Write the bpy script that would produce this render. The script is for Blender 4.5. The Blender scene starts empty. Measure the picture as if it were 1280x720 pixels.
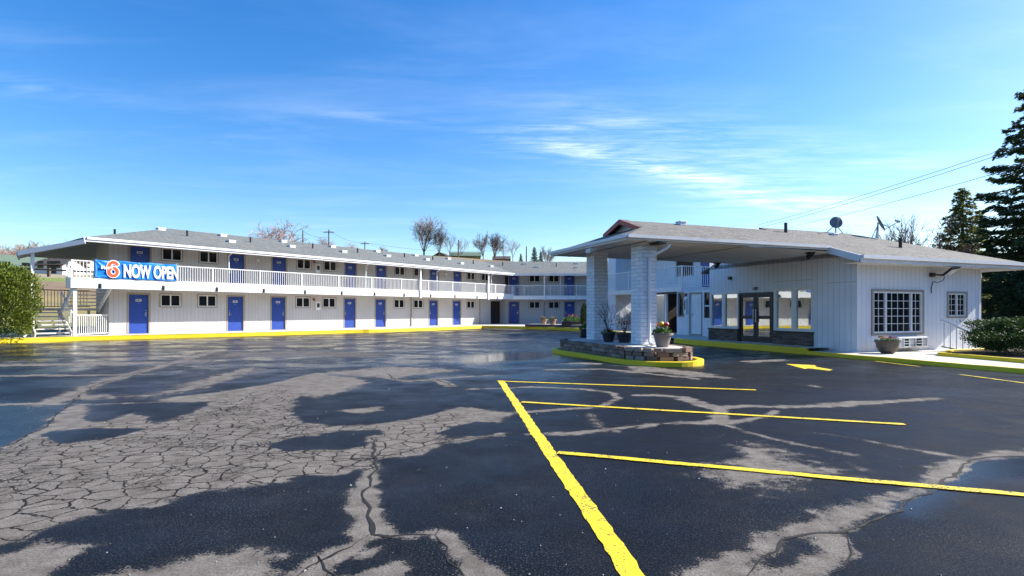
import bpy, bmesh, math, random
import numpy as np
from mathutils import Vector, Matrix, noise as mnoise

SC = bpy.context.scene
COL = SC.collection
R = math.radians
random.seed(7)
FPX, HORIZON, EYE = 700.0, 389.0, 1.37          # survey of the photograph: focal length in px, horizon row, eye height


def ground(px, py, z=0.0):
    """metres on the level z of a point surveyed in the photograph"""
    Y = (EYE - z) * FPX / (py - HORIZON)
    return ((px - 640) / FPX * Y, Y)


def at(px, py, Y):
    return ((px - 640) / FPX * Y, Y, EYE + (HORIZON - py) * Y / FPX)


# ------------------------------------------------------------------ materials
class NT:
    def __init__(s, name):
        s.m = bpy.data.materials.new(name)
        s.m.use_nodes = True
        s.t = s.m.node_tree
        s.b = s.t.nodes['Principled BSDF']

    def n(s, typ, **kw):
        nd = s.t.nodes.new(typ)
        for k, v in kw.items():
            if k.startswith('i_'):
                nd.inputs[k[2:].replace('_', ' ')].default_value = v
            else:
                setattr(nd, k, v)
        return nd

    def l(s, a, b):
        s.t.links.new(a, b)

    def val(s, x, inp):
        if hasattr(x, 'is_linked') or isinstance(x, bpy.types.NodeSocket):
            s.l(x, inp)
        else:
            inp.default_value = x

    def math(s, op, a, b=None, c=None, clamp=False):
        nd = s.n('ShaderNodeMath', operation=op, use_clamp=clamp)
        s.val(a, nd.inputs[0])
        if b is not None: s.val(b, nd.inputs[1])
        if c is not None: s.val(c, nd.inputs[2])
        return nd.outputs[0]

    def step(s, x, lo, hi):
        nd = s.n('ShaderNodeMapRange', interpolation_type='SMOOTHSTEP')
        s.l(x, nd.inputs[0])
        nd.inputs[1].default_value = lo
        nd.inputs[2].default_value = hi
        return nd.outputs[0]

    def mix(s, fac, a, b):
        nd = s.n('ShaderNodeMix', data_type='RGBA')
        s.val(fac, nd.inputs[0])
        for x, i in ((a, 6), (b, 7)):
            if isinstance(x, tuple):
                nd.inputs[i].default_value = (*x, 1) if len(x) == 3 else x
            else:
                s.l(x, nd.inputs[i])
        return nd.outputs[2]

    def coord(s, kind='Object'):
        return s.n('ShaderNodeTexCoord').outputs[kind]

    def noise(s, vec, scale, detail=4, rough=.55, dist=0, out=0):
        nd = s.n('ShaderNodeTexNoise')
        s.l(vec, nd.inputs['Vector'])
        nd.inputs['Scale'].default_value = scale
        nd.inputs['Detail'].default_value = detail
        nd.inputs['Roughness'].default_value = rough
        nd.inputs['Distortion'].default_value = dist
        return nd.outputs[out]

    def map(s, vec, scale=(1, 1, 1), rot=(0, 0, 0), loc=(0, 0, 0)):
        nd = s.n('ShaderNodeMapping')
        s.l(vec, nd.inputs[0])
        nd.inputs['Location'].default_value = loc
        nd.inputs['Rotation'].default_value = rot
        nd.inputs['Scale'].default_value = scale
        return nd.outputs[0]

    def sep(s, vec):
        nd = s.n('ShaderNodeSeparateXYZ')
        s.l(vec, nd.inputs[0])
        return nd.outputs

    def comb(s, x, y, z):
        nd = s.n('ShaderNodeCombineXYZ')
        for v, i in zip((x, y, z), nd.inputs): s.val(v, i)
        return nd.outputs[0]

    def bump(s, h, strength=.3, dist=.01):
        nd = s.n('ShaderNodeBump')
        s.l(h, nd.inputs['Height'])
        nd.inputs['Strength'].default_value = strength
        nd.inputs['Distance'].default_value = dist
        s.l(nd.outputs[0], s.b.inputs['Normal'])

    def base(s, c): s.val((*c, 1) if isinstance(c, tuple) else c, s.b.inputs['Base Color'])

    def rough(s, r): s.val(r, s.b.inputs['Roughness'])


def sc(c, k): return tuple(min(1, x * k) for x in c)


def painted(name, c, rough=.5, var=.10, scale=3.0):
    """paint or plain stuff with uneven weathering"""
    m = NT(name)
    co = m.coord()
    a = m.noise(co, scale, 5)
    b = m.noise(co, scale * 14, 3)
    f = m.math('ADD', m.math('MULTIPLY', a, .7), m.math('MULTIPLY', b, .3))
    st = m.noise(m.map(co, (9, 9, .7)), 1.0, 5, .65)
    cc = m.mix(m.step(f, .3, .7), sc(c, 1 - var), sc(c, 1 + var * .5))
    m.base(m.mix(m.math('MULTIPLY', m.step(st, .52, .75), min(.3, var * 2.2)), cc, (c[0] * .62, c[1] * .56, c[2] * .48)))
    m.rough(m.math('MULTIPLY_ADD', a, .25, rough - .12))
    m.bump(b, .15, .004)
    return m.m


def siding(name, c, pitch=.203):
    m = NT(name)
    co = m.coord()
    x, y, z = m.sep(co)
    s = m.math('ADD', x, y)
    fr = m.math('FRACT', m.math('DIVIDE', s, pitch))
    d = m.math('ABSOLUTE', m.math('SUBTRACT', fr, .5))
    groove = m.step(d, .475 - .03, .475 + .015)
    grain = m.noise(m.map(co, (30, 30, 1.2)), 1.0, 4)
    blot = m.noise(co, .8, 5)
    col = m.mix(m.step(blot, .3, .7), sc(c, .93), sc(c, 1.03))
    col = m.mix(m.math('MULTIPLY', m.step(grain, .5, .75), .10), col, sc(c, .7))
    board = m.n('ShaderNodeTexWhiteNoise', noise_dimensions='1D')
    m.l(m.math('FLOOR', m.math('DIVIDE', s, pitch)), board.inputs['W'])
    col = m.mix(m.math('MULTIPLY', board.outputs[0], .10), col, sc(c, .85))
    # dirt splashed up near the foot of the wall
    foot = m.math('MULTIPLY', m.math('SUBTRACT', 1.0, m.step(z, .2, .55), clamp=True), m.step(m.noise(co, 3.5, 5), .4, .75))
    col = m.mix(m.math('MULTIPLY', foot, .25), col, (.35, .31, .26))
    col = m.mix(m.math('MULTIPLY', groove, .55), col, sc(c, .32))
    m.base(col)
    m.rough(.62)
    h = m.math('SUBTRACT', m.math('MULTIPLY', grain, .12), groove)
    m.bump(h, .6, .012)
    return m.m


def shingle(name, c):
    m = NT(name)
    co = m.coord()
    x, y, z = m.sep(co)
    row = m.math('MULTIPLY', z, 30.0 / 4)
    v = m.comb(m.math('ADD', x, m.math('MULTIPLY', y, .9)), row, 0.0)
    br = m.n('ShaderNodeTexBrick', offset=.5)
    m.l(v, br.inputs['Vector'])
    br.inputs['Scale'].default_value = 1.0
    br.inputs['Brick Width'].default_value = .32
    br.inputs['Row Height'].default_value = .28
    br.inputs['Mortar Size'].default_value = .012
    br.inputs['Bias'].default_value = 0
    br.inputs['Color1'].default_value = (*sc(c, .62), 1)
    br.inputs['Color2'].default_value = (*sc(c, 1.35), 1)
    br.inputs['Mortar'].default_value = (*sc(c, .3), 1)
    n1 = m.noise(m.map(co, (1, 1, 2.5)), 5, 8, .75)
    n2 = m.noise(co, .5, 4)
    col = m.mix(m.step(n1, .40, .60), sc(c, 1.25), br.outputs[0])
    col = m.mix(m.math('MULTIPLY', m.step(m.noise(m.map(co, (1, 1, 3)), 8, 6, .8), .5, .62), .75), col, sc(c, .32))
    col = m.mix(m.math('MULTIPLY', m.step(n2, .4, .7), .35), col, (.17, .155, .13))
    m.base(col)
    m.rough(.92)
    m.bump(m.math('ADD', n1, m.math('MULTIPLY', br.outputs[1], -.6)), .5, .02)
    return m.m


def brick(name, c, mortar, w, h, ms=.012, var=.25, strength=.7, both=True, rough=.6):
    m = NT(name)
    co = m.coord()
    x, y, z = m.sep(co)
    v = m.comb(m.math('ADD', x, y), z, 0.0)
    br = m.n('ShaderNodeTexBrick', offset=.5)
    m.l(m.n('ShaderNodeVectorMath', operation='ADD').outputs[0], br.inputs['Vector'])
    add = br.inputs['Vector'].links[0].from_node
    m.l(v, add.inputs[0])
    wob = m.n('ShaderNodeVectorMath', operation='SCALE')
    m.l(m.noise(co, 6, 3, out=1), wob.inputs[0])
    wob.inputs['Scale'].default_value = .012
    m.l(wob.outputs[0], add.inputs[1])
    br.inputs['Scale'].default_value = 1
    br.inputs['Brick Width'].default_value = w
    br.inputs['Row Height'].default_value = h
    br.inputs['Mortar Size'].default_value = ms
    br.inputs['Mortar Smooth'].default_value = .4
    br.inputs['Color1'].default_value = (*sc(c, 1 - var), 1)
    br.inputs['Color2'].default_value = (*sc(c, 1 + var), 1)
    br.inputs['Mortar'].default_value = (*mortar, 1)
    n1 = m.noise(co, 11, 5)
    m.base(m.mix(m.math('MULTIPLY', m.step(n1, .45, .75), .3), br.outputs[0], sc(c, .6)))
    m.rough(rough)
    m.bump(m.math('SUBTRACT', m.math('MULTIPLY', n1, .35), br.outputs[1]), strength, .015)
    return m.m


def island(name, lo, hi, rough=.6, trans=0, third=None, spec=.4):
    """each loose piece of the mesh (leaf, stone) gets a tone of its own"""
    m = NT(name)
    g = m.n('ShaderNodeNewGeometry')
    r = g.outputs['Random Per Island']
    col = m.mix(r, lo, hi)
    if third: col = m.mix(m.step(m.math('FRACT', m.math('MULTIPLY', r, 37.7)), .75, .95), col, third)
    n = m.noise(m.coord(), 22, 3)
    col = m.mix(m.math('MULTIPLY', n, .35), col, sc(lo, .7))
    m.base(col)
    m.rough(rough)
    m.b.inputs['Specular IOR Level'].default_value = spec
    if trans:
        t = m.n('ShaderNodeBsdfTranslucent')
        m.l(col, t.inputs[0])
        mx = m.n('ShaderNodeMixShader')
        mx.inputs[0].default_value = trans
        m.l(m.b.outputs[0], mx.inputs[1])
        m.l(t.outputs[0], mx.inputs[2])
        m.l(mx.outputs[0], m.t.nodes['Material Output'].inputs[0])
    else:
        m.bump(n, .4, .01)
    return m.m


def glass(name, c=(.012, .015, .018), metal=0.0, rough=.03, spec=.9):
    m = NT(name)
    n = m.noise(m.coord(), 1.3, 2)
    m.base(m.mix(n, sc(c, .7), sc(c, 1.3)))
    m.rough(rough)
    m.b.inputs['Metallic'].default_value = metal
    m.b.inputs['Specular IOR Level'].default_value = spec
    m.bump(n, .06, .02)
    return m.m


def yellow_paint(name, worn):
    m = NT(name)
    co = m.coord()
    n1 = m.noise(co, 55, 4, .7)
    n2 = m.noise(co, 5, 5)
    f = m.step(m.math('ADD', n1, m.math('MULTIPLY', n2, .5)), worn, worn + .08)
    c = m.mix(n2, (.74, .52, .006), (.90, .66, .012))
    m.base(m.mix(f, c, (.05, .045, .03)))
    m.rough(.55)
    m.bump(n1, .4, .006)
    return m.m


def concrete(name, c):
    m = NT(name)
    co = m.coord()
    a = m.noise(co, .9, 6)
    b = m.noise(co, 40, 4)
    col = m.mix(m.step(a, .3, .7), sc(c, .75), sc(c, 1.15))
    col = m.mix(m.math('MULTIPLY', m.step(b, .55, .75), .3), col, sc(c, .6))
    x, y, z = m.sep(co)
    m.base(col)
    m.rough(.85)
    m.bump(b, .3, .005)
    return m.m


def asphalt_mat():
    m = NT('asphalt')
    co = m.coord()

    def attr(nm):
        a = m.n('ShaderNodeAttribute', attribute_name=nm)
        return a.outputs['Fac']
    dry, gat, pud, far = [attr(a) for a in ('dry', 'gator', 'puddle', 'far')]
    big = m.noise(co, .9, 6, .62)
    mid = m.noise(co, 5, 6, .68)
    fine = m.noise(co, 70, 3, .6)
    grit = m.noise(co, 150, 2, .5)
    # ragged border of the drying patches
    d = m.math('ADD', dry, m.math('MULTIPLY', m.math('SUBTRACT', mid, .5), 3.0))
    d = m.math('ADD', d, m.math('MULTIPLY', m.math('SUBTRACT', fine, .5), 2.4))
    d = m.math('ADD', d, m.math('MULTIPLY', m.math('SUBTRACT', big, .5), 2.2))
    dryf = m.step(d, -.07, .13)
    # loose scatter of dried patches farther out
    fr = m.noise(m.map(co, (.22, .30, 1), (0, 0, .65)), 1.0, 8, .66, .6)
    fr = m.math('ADD', fr, m.math('MULTIPLY', m.math('SUBTRACT', far, 1.0), .28))
    farf = m.math('MULTIPLY', m.step(fr, .515, .59), m.math('MULTIPLY_ADD', mid, .6, .4))
    farf = m.math('MULTIPLY', farf, m.math('SUBTRACT', 1.0, pud, clamp=True))
    dryf = m.math('MAXIMUM', dryf, farf)
    # cracking: alligator cells and long cracks
    wob = m.n('ShaderNodeVectorMath', operation='SCALE')
    m.l(m.noise(co, 3.2, 5, .7, out=1), wob.inputs[0])
    wob.inputs['Scale'].default_value = .16
    cv = m.n('ShaderNodeVectorMath', operation='ADD')
    m.l(co, cv.inputs[0]); m.l(wob.outputs[0], cv.inputs[1])

    wob2 = m.n('ShaderNodeVectorMath', operation='SCALE')
    m.l(m.noise(co, 17, 4, .7, out=1), wob2.inputs[0])
    wob2.inputs['Scale'].default_value = .055
    cv2 = m.n('ShaderNodeVectorMath', operation='ADD')
    m.l(cv.outputs[0], cv2.inputs[0]); m.l(wob2.outputs[0], cv2.inputs[1])
    cv = cv2
    wvar = m.math('MULTIPLY_ADD', m.noise(co, 2.6, 4, .6), 2.4, -.45)

    def cells(scale, w):
        v = m.n('ShaderNodeTexVoronoi', feature='DISTANCE_TO_EDGE', voronoi_dimensions='2D')
        m.l(cv.outputs[0], v.inputs['Vector'])
        v.inputs['Scale'].default_value = scale
        return m.math('SUBTRACT', 1.0, m.step(m.math('DIVIDE', v.outputs[0], m.math('MAXIMUM', wvar, .15)), w * .35, w))
    c1 = cells(5.2, .080)
    c2 = m.math('MULTIPLY', cells(12.0, .11), m.step(m.noise(co, 1.1, 3), .47, .6))
    gat_n = m.step(m.math('ADD', gat, m.math('MULTIPLY', m.math('SUBTRACT', big, .5), .9)), .25, .6)
    cells_f = m.math('MULTIPLY', m.math('MAXIMUM', c1, c2), gat_n)
    cells_f = m.math('MULTIPLY', cells_f, m.step(m.noise(co, 2.1, 3), .22, .44))
    crack = m.math('MULTIPLY', cells_f, dryf)
    # colours
    wet_c = m.mix(m.step(big, .35, .65), (.0022, .0024, .0038), (.0045, .0047, .0062))
    wet_c = m.mix(m.math('MAXIMUM', m.step(grit, .56, .68), m.math('MULTIPLY', m.step(fine, .54, .66), .8)), wet_c, (.038, .037, .037))
    wet_c = m.mix(m.math('MULTIPLY', m.step(m.noise(co, .35, 5, .6), .48, .7), .6), wet_c, (.014, .014, .0155))
    dry_c = m.mix(m.step(mid, .3, .7), (.125, .109, .093), (.225, .202, .175))
    dry_c = m.mix(m.math('MULTIPLY', m.step(fine, .42, .62), .6), dry_c, (.07, .06, .052))
    dry_c = m.mix(m.math('MULTIPLY', m.step(m.noise(co, 2.2, 6, .65), .50, .68), .6), dry_c, (.08, .068, .057))
    damp = m.step(m.math('ADD', d, m.math('MULTIPLY', m.math('SUBTRACT', m.noise(co, 1.8, 6, .7), .5), 2.5)), -.95, .35)
    wet_c = m.mix(m.math('MULTIPLY', damp, .5), wet_c, (.026, .024, .022))
    col = m.mix(dryf, wet_c, dry_c)
    spk = m.n('ShaderNodeTexVoronoi', feature='F1', voronoi_dimensions='2D')
    m.l(co, spk.inputs['Vector']); spk.inputs['Scale'].default_value = 34
    wn = m.n('ShaderNodeSeparateColor'); m.l(spk.outputs['Color'], wn.inputs[0])
    grain_glint = m.math('MULTIPLY', m.math('SUBTRACT', 1.0, m.step(spk.outputs['Distance'], .06, .14)), m.step(wn.outputs[0], .5, .54))  # pale grains, sun glints on them painted in as colour
    col = m.mix(m.math('MULTIPLY', m.math('MULTIPLY', grain_glint, m.step(m.noise(co, .6, 3), .42, .62)), .5), col, (.26, .25, .23))
    col = m.mix(m.math('MULTIPLY', crack, .93), col, (.006, .006, .006))
    m.base(col)
    gl0 = m.math('MULTIPLY', m.step(m.noise(m.map(co, (.5, .8, 1)), 1.0, 5, .6), .46, .58), far)
    wr = m.math('ADD', m.math('MULTIPLY_ADD', m.noise(co, 1.7, 5, .6), .5, .22), m.math('MULTIPLY', far, -.16))
    wr = m.math('MULTIPLY', wr, m.math('SUBTRACT', 1.0, m.math('MULTIPLY', m.math('MAXIMUM', pud, m.math('MULTIPLY', gl0, .7)), .75)))
    rg = m.n('ShaderNodeMix', data_type='FLOAT')
    m.l(dryf, rg.inputs[0]); m.l(wr, rg.inputs[2]); rg.inputs[3].default_value = .9
    m.rough(rg.outputs[0])
    gl = m.math('MULTIPLY', m.step(m.noise(m.map(co, (.5, .8, 1)), 1.0, 5, .6), .46, .58), far)
    m.l(m.math('MULTIPLY_ADD', m.math('MAXIMUM', gl, pud), .36, .10), m.b.inputs['Specular IOR Level'])
    h = m.math('ADD', m.math('MULTIPLY', grit, .4), m.math('MULTIPLY', fine, .6))
    h = m.math('SUBTRACT', h, m.math('MULTIPLY', crack, 2.0))
    h = m.math('MULTIPLY', h, m.math('SUBTRACT', 1.0, m.math('MULTIPLY', pud, .85)))
    m.bump(h, .55, .006)
    return m.m


def terrain_mat():
    m = NT('dry_grass')
    co = m.coord()
    x, y, z = m.sep(co)
    o = m.math('ADD', m.math('MULTIPLY', x, -.7815), m.math('MULTIPLY', y, .624))
    o = m.math('ADD', o, -33.46)
    o = m.math('ADD', o, m.math('MULTIPLY', m.noise(co, .12, 4), 3))
    cr = m.n('ShaderNodeValToRGB')
    e = cr.color_ramp.elements
    m.l(m.math('DIVIDE', o, 100.0), cr.inputs[0])
    e[0].position = .13; e[0].color = (.10, .13, .035, 1)
    e[1].position = .27; e[1].color = (.24, .19, .09, 1)
    for p, c in ((.30, (.19, .12, .07)), (.42, (.23, .155, .095)), (.445, (.16, .22, .03)), (.51, (.19, .23, .04)), (.535, (.36, .29, .19)), (1, (.30, .25, .13))):
        k = e.new(p); k.color = (*c, 1)
    n = m.noise(co, 1.2, 8, .7)
    n2 = m.noise(co, .15, 5)
    col = m.mix(m.math('MULTIPLY', m.step(n, .4, .7), .6), cr.outputs[0], (.07, .06, .03))
    col = m.mix(m.math('MULTIPLY', m.step(n2, .5, .65), .45), col, (.30, .23, .08))
    col = m.mix(m.math('MAXIMUM', m.math('LESS_THAN', y, -84.0), m.math('MULTIPLY', m.math('GREATER_THAN', x, 61.0), m.math('LESS_THAN', y, 33.0))), col, m.mix(m.step(n, .4, .6), (.012, .018, .008), (.03, .04, .016)))  # dark tone of the unseen rises, added to darken window reflections
    m.base(col)
    m.rough(.95)
    m.bump(n, .6, .08)
    return m.m


M = {}
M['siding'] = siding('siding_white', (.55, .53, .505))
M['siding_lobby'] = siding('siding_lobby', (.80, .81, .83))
M['plain_wall'] = painted('plain_wall', (.74, .76, .79), .7, .06)
M['white'] = painted('white_trim', (.82, .81, .79), .45, .08)
M['soffit'] = painted('soffit_paint', (.84, .80, .74), .7, .08)
M['tan'] = painted('tan_trim', (.34, .295, .235), .6, .12)
M['blue'] = painted('blue_door', (.020, .060, .31), .38, .10)
M['steel'] = painted('steel', (.5, .5, .5), .3, .1)
M['steel'].node_tree.nodes['Principled BSDF'].inputs['Metallic'].default_value = .9
M['dark'] = painted('dark_metal', (.018, .018, .018), .45, .2)
M['brown'] = painted('brown_door_and_opening', (.035, .022, .015), .6, .25)  # house doors, and dark panels painting the shade of open passages
M['glass'] = glass('window_glass', spec=.22)
M['mirror'] = glass('mirror_glass', (.44, .46, .45), .85, .015)
M['shingle'] = shingle('shingles_green_grey', (.142, .150, .140))
M['shingle_l'] = shingle('shingles_grey', (.145, .135, .117))
M['red'] = painted('red_trim', (.36, .075, .04), .5, .2)
M['brick'] = brick('painted_brick', (.82, .83, .85), (.56, .56, .57), .40, .1065, .009, .07, .9)
M['ledge'] = brick('ledge_stone', (.12, .085, .065), (.02, .017, .014), .26, .062, .006, .65, 1)
M['wallstone'] = island('wall_stone', (.16, .105, .085), (.34, .24, .18), .85, third=(.40, .31, .25), spec=.2)
M['yellow'] = yellow_paint('yellow_kerb_paint', .93)
M['line'] = yellow_paint('yellow_line_paint', .80)
M['line_worn'] = yellow_paint('yellow_line_worn', .74)
M['concrete'] = concrete('concrete', (.56, .53, .48))
M['soil'] = concrete('soil', (.075, .05, .035))
M['asphalt'] = asphalt_mat()
M['terrain'] = terrain_mat()
M['bark'] = painted('bark', (.13, .095, .075), .9, .35, 6)
M['bark_pink'] = painted('pale_bark', (.36, .24, .19), .9, .3, 6)
M['twig_pink'] = painted('pink_twigs', (.46, .30, .25), .9, .2, 6)
M['twig'] = painted('twigs', (.20, .145, .125), .9, .25, 6)
M['twig_red'] = painted('reddish_twigs', (.27, .155, .115), .9, .3, 6)
M['spruce'] = island('spruce_needles', (.034, .06, .024), (.10, .145, .045), .7, .32, (.14, .155, .05))
M['cedar'] = island('cedar_leaf', (.08, .115, .022), (.25, .27, .05), .7, .38, (.36, .29, .06))
M['juniper'] = island('juniper_leaf', (.05, .085, .008), (.19, .24, .022), .65, .2, (.27, .30, .03))
M['yew'] = island('yew_leaf', (.022, .05, .012), (.065, .115, .022), .6, .15, (.12, .19, .03))
M['leaf'] = island('leaf', (.05, .13, .02), (.15, .27, .05), .5, .25)
M['pot_grey'] = painted('grey_pot', (.24, .195, .16), .7, .2)
M['pot_dark'] = painted('dark_pot', (.05, .035, .035), .35, .3)
M['terracotta'] = painted('terracotta', (.40, .235, .15), .8, .2)
M['petal_red'] = painted('petal_red', (.60, .02, .015), .5, .2)
M['petal_yellow'] = painted('petal_yellow', (.85, .55, .02), .5, .1)
M['petal_pink'] = painted('petal_pink', (.75, .30, .35), .5, .2)
M['petal_purple'] = painted('petal_purple', (.16, .02, .10), .5, .2)
M['banner_blue'] = painted('banner_blue', (.012, .22, .72), .4, .18, 2)
M['banner_white'] = painted('banner_white', (.86, .86, .86), .4, .04)
M['banner_red'] = painted('banner_red', (.70, .10, .02), .4, .25)
M['roof_green'] = painted('green_roof', (.12, .17, .12), .8, .2)
M['roof_brown'] = painted('brown_roof', (.075, .055, .048), .9, .2)
M['house_white'] = painted('house_white', (.72, .70, .66), .7, .1)
M['house_tan'] = painted('house_tan', (.36, .30, .22), .8, .1)
M['wood'] = painted('old_wood', (.13, .10, .075), .9, .3, 5)


# ------------------------------------------------------------------ mesh helpers
class MB:
    def __init__(s): s.v, s.f = [], []

    def add(s, vs, fs):
        k = len(s.v)
        s.v += [tuple(p) for p in vs]
        s.f += [tuple(i + k for i in f) for f in fs]

    def box(s, x0, x1, y0, y1, z0, z1):
        s.add([(x, y, z) for z in (z0, z1) for y in (y0, y1) for x in (x0, x1)],
              [(0, 2, 3, 1), (4, 5, 7, 6), (0, 1, 5, 4), (2, 6, 7, 3), (0, 4, 6, 2), (1, 3, 7, 5)])
        return s

    def poly(s, pts): s.add(pts, [tuple(range(len(pts)))]); return s

    def prism(s, pts, z0, z1):
        n = len(pts)
        s.add([(p[0], p[1], z0) for p in pts] + [(p[0], p[1], z1) for p in pts],
              [tuple(range(n - 1, -1, -1)), tuple(range(n, 2 * n))] + [(i, (i + 1) % n, n + (i + 1) % n, n + i) for i in range(n)])
        return s

    def beam(s, a, b, w, h, up=(0, 0, 1)):
        """rectangular bar from a to b (top centre line), w wide, h deep downward"""
        a, b = Vector(a), Vector(b)
        d = (b - a).normalized()
        sd = d.cross(Vector(up)).normalized() * (w / 2)
        dn = sd.cross(d).normalized()
        if dn.z > 0: dn = -dn
        dn *= h
        vs = []
        for p in (a, b): vs += [p + sd, p - sd, p - sd + dn, p + sd + dn]
        s.add(vs, [(0, 1, 2, 3), (7, 6, 5, 4), (0, 4, 5, 1), (1, 5, 6, 2), (2, 6, 7, 3), (3, 7, 4, 0)])
        return s

    def tube(s, a, b, r0, r1=None, n=6, cap=True):
        r1 = r0 if r1 is None else r1
        a, b = Vector(a), Vector(b)
        d = b - a
        if d.length < 1e-6: return s
        d.normalize()
        e1 = d.orthogonal().normalized()
        e2 = d.cross(e1)
        vs = []
        for p, r in ((a, r0), (b, r1)):
            vs += [p + (e1 * math.cos(2 * math.pi * i / n) + e2 * math.sin(2 * math.pi * i / n)) * r for i in range(n)]
        fs = [(i, (i + 1) % n, n + (i + 1) % n, n + i) for i in range(n)]
        if cap: fs += [tuple(range(n - 1, -1, -1)), tuple(range(n, 2 * n))]
        s.add(vs, fs)
        return s

    def path(s, pts, r, n=6):
        for a, b in zip(pts[:-1], pts[1:]): s.tube(a, b, r, r, n)
        return s

    def lathe(s, prof, c=(0, 0, 0), n=24):
        k = len(prof)
        vs = [(c[0] + r * math.cos(2 * math.pi * j / n), c[1] + r * math.sin(2 * math.pi * j / n), c[2] + z) for r, z in prof for j in range(n)]
        fs = [(i * n + j, i * n + (j + 1) % n, (i + 1) * n + (j + 1) % n, (i + 1) * n + j) for i in range(k - 1) for j in range(n)]
        fs += [tuple(range(n - 1, -1, -1)), tuple((k - 1) * n + j for j in range(n))]
        s.add(vs, fs)
        return s

    def slab(s, polys, th):
        """a roof of several planes: top, underside and the outer edges"""
        key = lambda p: (round(p[0], 3), round(p[1], 3), round(p[2], 3))
        cnt = {}
        for P in polys:
            for a, b in zip(P, P[1:] + P[:1]):
                cnt[frozenset((key(a), key(b)))] = cnt.get(frozenset((key(a), key(b))), 0) + 1
        dn = lambda p: (p[0], p[1], p[2] - th)
        for P in polys:
            s.poly(P)
            s.poly([dn(p) for p in reversed(P)])
            for a, b in zip(P, P[1:] + P[:1]):
                if cnt[frozenset((key(a), key(b)))] == 1: s.poly([a, b, dn(b), dn(a)])
        return s

    def mesh(s, name, mat, smooth=False, bevel=0):
        me = bpy.data.meshes.new(name)
        me.from_pydata(s.v, [], s.f)
        if bevel:
            bm = bmesh.new(); bm.from_mesh(me)
            bmesh.ops.remove_doubles(bm, verts=bm.verts, dist=1e-5)
            bmesh.ops.bevel(bm, geom=[e for e in bm.edges if e.is_manifold and e.calc_face_angle(0) > .5], offset=bevel, segments=2, affect='EDGES', profile=.5)
            bm.to_mesh(me); bm.free()
        me.materials.append(M[mat])
        if smooth: me.polygons.foreach_set('use_smooth', [True] * len(me.polygons))
        me.update()
        return me

    def build(s, name, mat, parent=None, loc=(0, 0, 0), smooth=False, bevel=0, rz=0):
        return link(name, s.mesh(name, mat, smooth, bevel), parent, loc, rz)


def link(name, data, parent=None, loc=(0, 0, 0), rz=0):
    o = bpy.data.objects.new(name, data)
    COL.objects.link(o)
    o.parent = parent
    o.location = loc
    o.rotation_euler = (0, 0, rz)
    return o


def tag(o, label=None, cat=None, group=None, kind=None):
    for k, v in (('label', label), ('category', cat), ('group', group), ('kind', kind)):
        if v: o[k] = v
    return o


def thing(name, loc, label, cat, group=None, rz=0):
    return tag(link(name, None, None, loc, rz), label, cat, group)


def copy_tree(o, parent=None):
    c = o.copy()
    COL.objects.link(c)
    c.parent = parent
    for ch in list(o.children): copy_tree(ch, c)
    return c


class Frame:
    """local axes of a building: x along the wall, -y towards the car park"""
    def __init__(s, o, ang):
        s.o, s.a = o, ang
        s.x = (math.cos(ang), math.sin(ang)); s.y = (-math.sin(ang), math.cos(ang))

    def loc(s, X, Y):
        dx, dy = X - s.o[0], Y - s.o[1]
        return (dx * s.x[0] + dy * s.x[1], dx * s.y[0] + dy * s.y[1])

    def world(s, x, y):
        return (s.o[0] + x * s.x[0] + y * s.y[0], s.o[1] + x * s.x[1] + y * s.y[1])


def wall_panel(mb, x0, x1, z0, z1, holes, y=0.0, depth=.10):
    """front face with rectangular holes and their reveals; holes are (x0,x1,z0,z1)"""
    xs = sorted({x0, x1, *[min(max(h[i], x0), x1) for h in holes for i in (0, 1)]})
    zs = sorted({z0, z1, *[min(max(h[i], z0), z1) for h in holes for i in (2, 3)]})
    for a, b in zip(xs[:-1], xs[1:]):
        for c, d in zip(zs[:-1], zs[1:]):
            mx, mz = (a + b) / 2, (c + d) / 2
            if any(h[0] < mx < h[1] and h[2] < mz < h[3] for h in holes): continue
            mb.poly([(a, y, c), (b, y, c), (b, y, d), (a, y, d)])
    for h in holes:
        a, b, c, d = h[:4]
        e = y + (h[4] if len(h) > 4 else depth)
        mb.poly([(a, y, c), (a, y, d), (a, e, d), (a, e, c)])
        mb.poly([(b, y, c), (b, e, c), (b, e, d), (b, y, d)])
        mb.poly([(a, y, d), (b, y, d), (b, e, d), (a, e, d)])
        mb.poly([(a, y, c), (a, e, c), (b, e, c), (b, y, c)])


# ------------------------------------------------------------------ doors, windows, railings (shared meshes)
def ring(mb, w, h, t, y0, y1, x=0, z=0):
    mb.box(x, x + t, y0, y1, z, z + h); mb.box(x + w - t, x + w, y0, y1, z, z + h)
    mb.box(x + t, x + w - t, y0, y1, z, z + t); mb.box(x + t, x + w - t, y0, y1, z + h - t, z + h)


DW, DH = .90, 2.03
_m = MB(); _m.box(-DW / 2 + .005, DW / 2 - .005, .045, .085, .012, DH - .004)
ME_DOOR = _m.mesh('door', 'blue', bevel=.004)
_m = MB(); _m.box(-DW / 2 - .09, -DW / 2, -.018, .03, 0, DH + .09); _m.box(DW / 2, DW / 2 + .09, -.018, .03, 0, DH + .09); _m.box(-DW / 2, DW / 2, -.018, .03, DH, DH + .09)
ME_DFRAME = _m.mesh('door_frame', 'tan')
_m = MB(); _m.box(.30, .37, .033, .046, .90, 1.12); _m.tube((.335, .036, .98), (.335, -.03, .98), .012, n=8); _m.box(.23, .345, -.04, -.022, .97, .99); _m.tube((.335, .04, 1.20), (.335, .02, 1.20), .03, n=10)
ME_HANDLE = _m.mesh('handle', 'steel')
_m = MB(); _m.box(-.13, .13, .036, .046, 1.68, 1.80)
ME_PLATE = _m.mesh('number_plate', 'white')
_m = MB()
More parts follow.
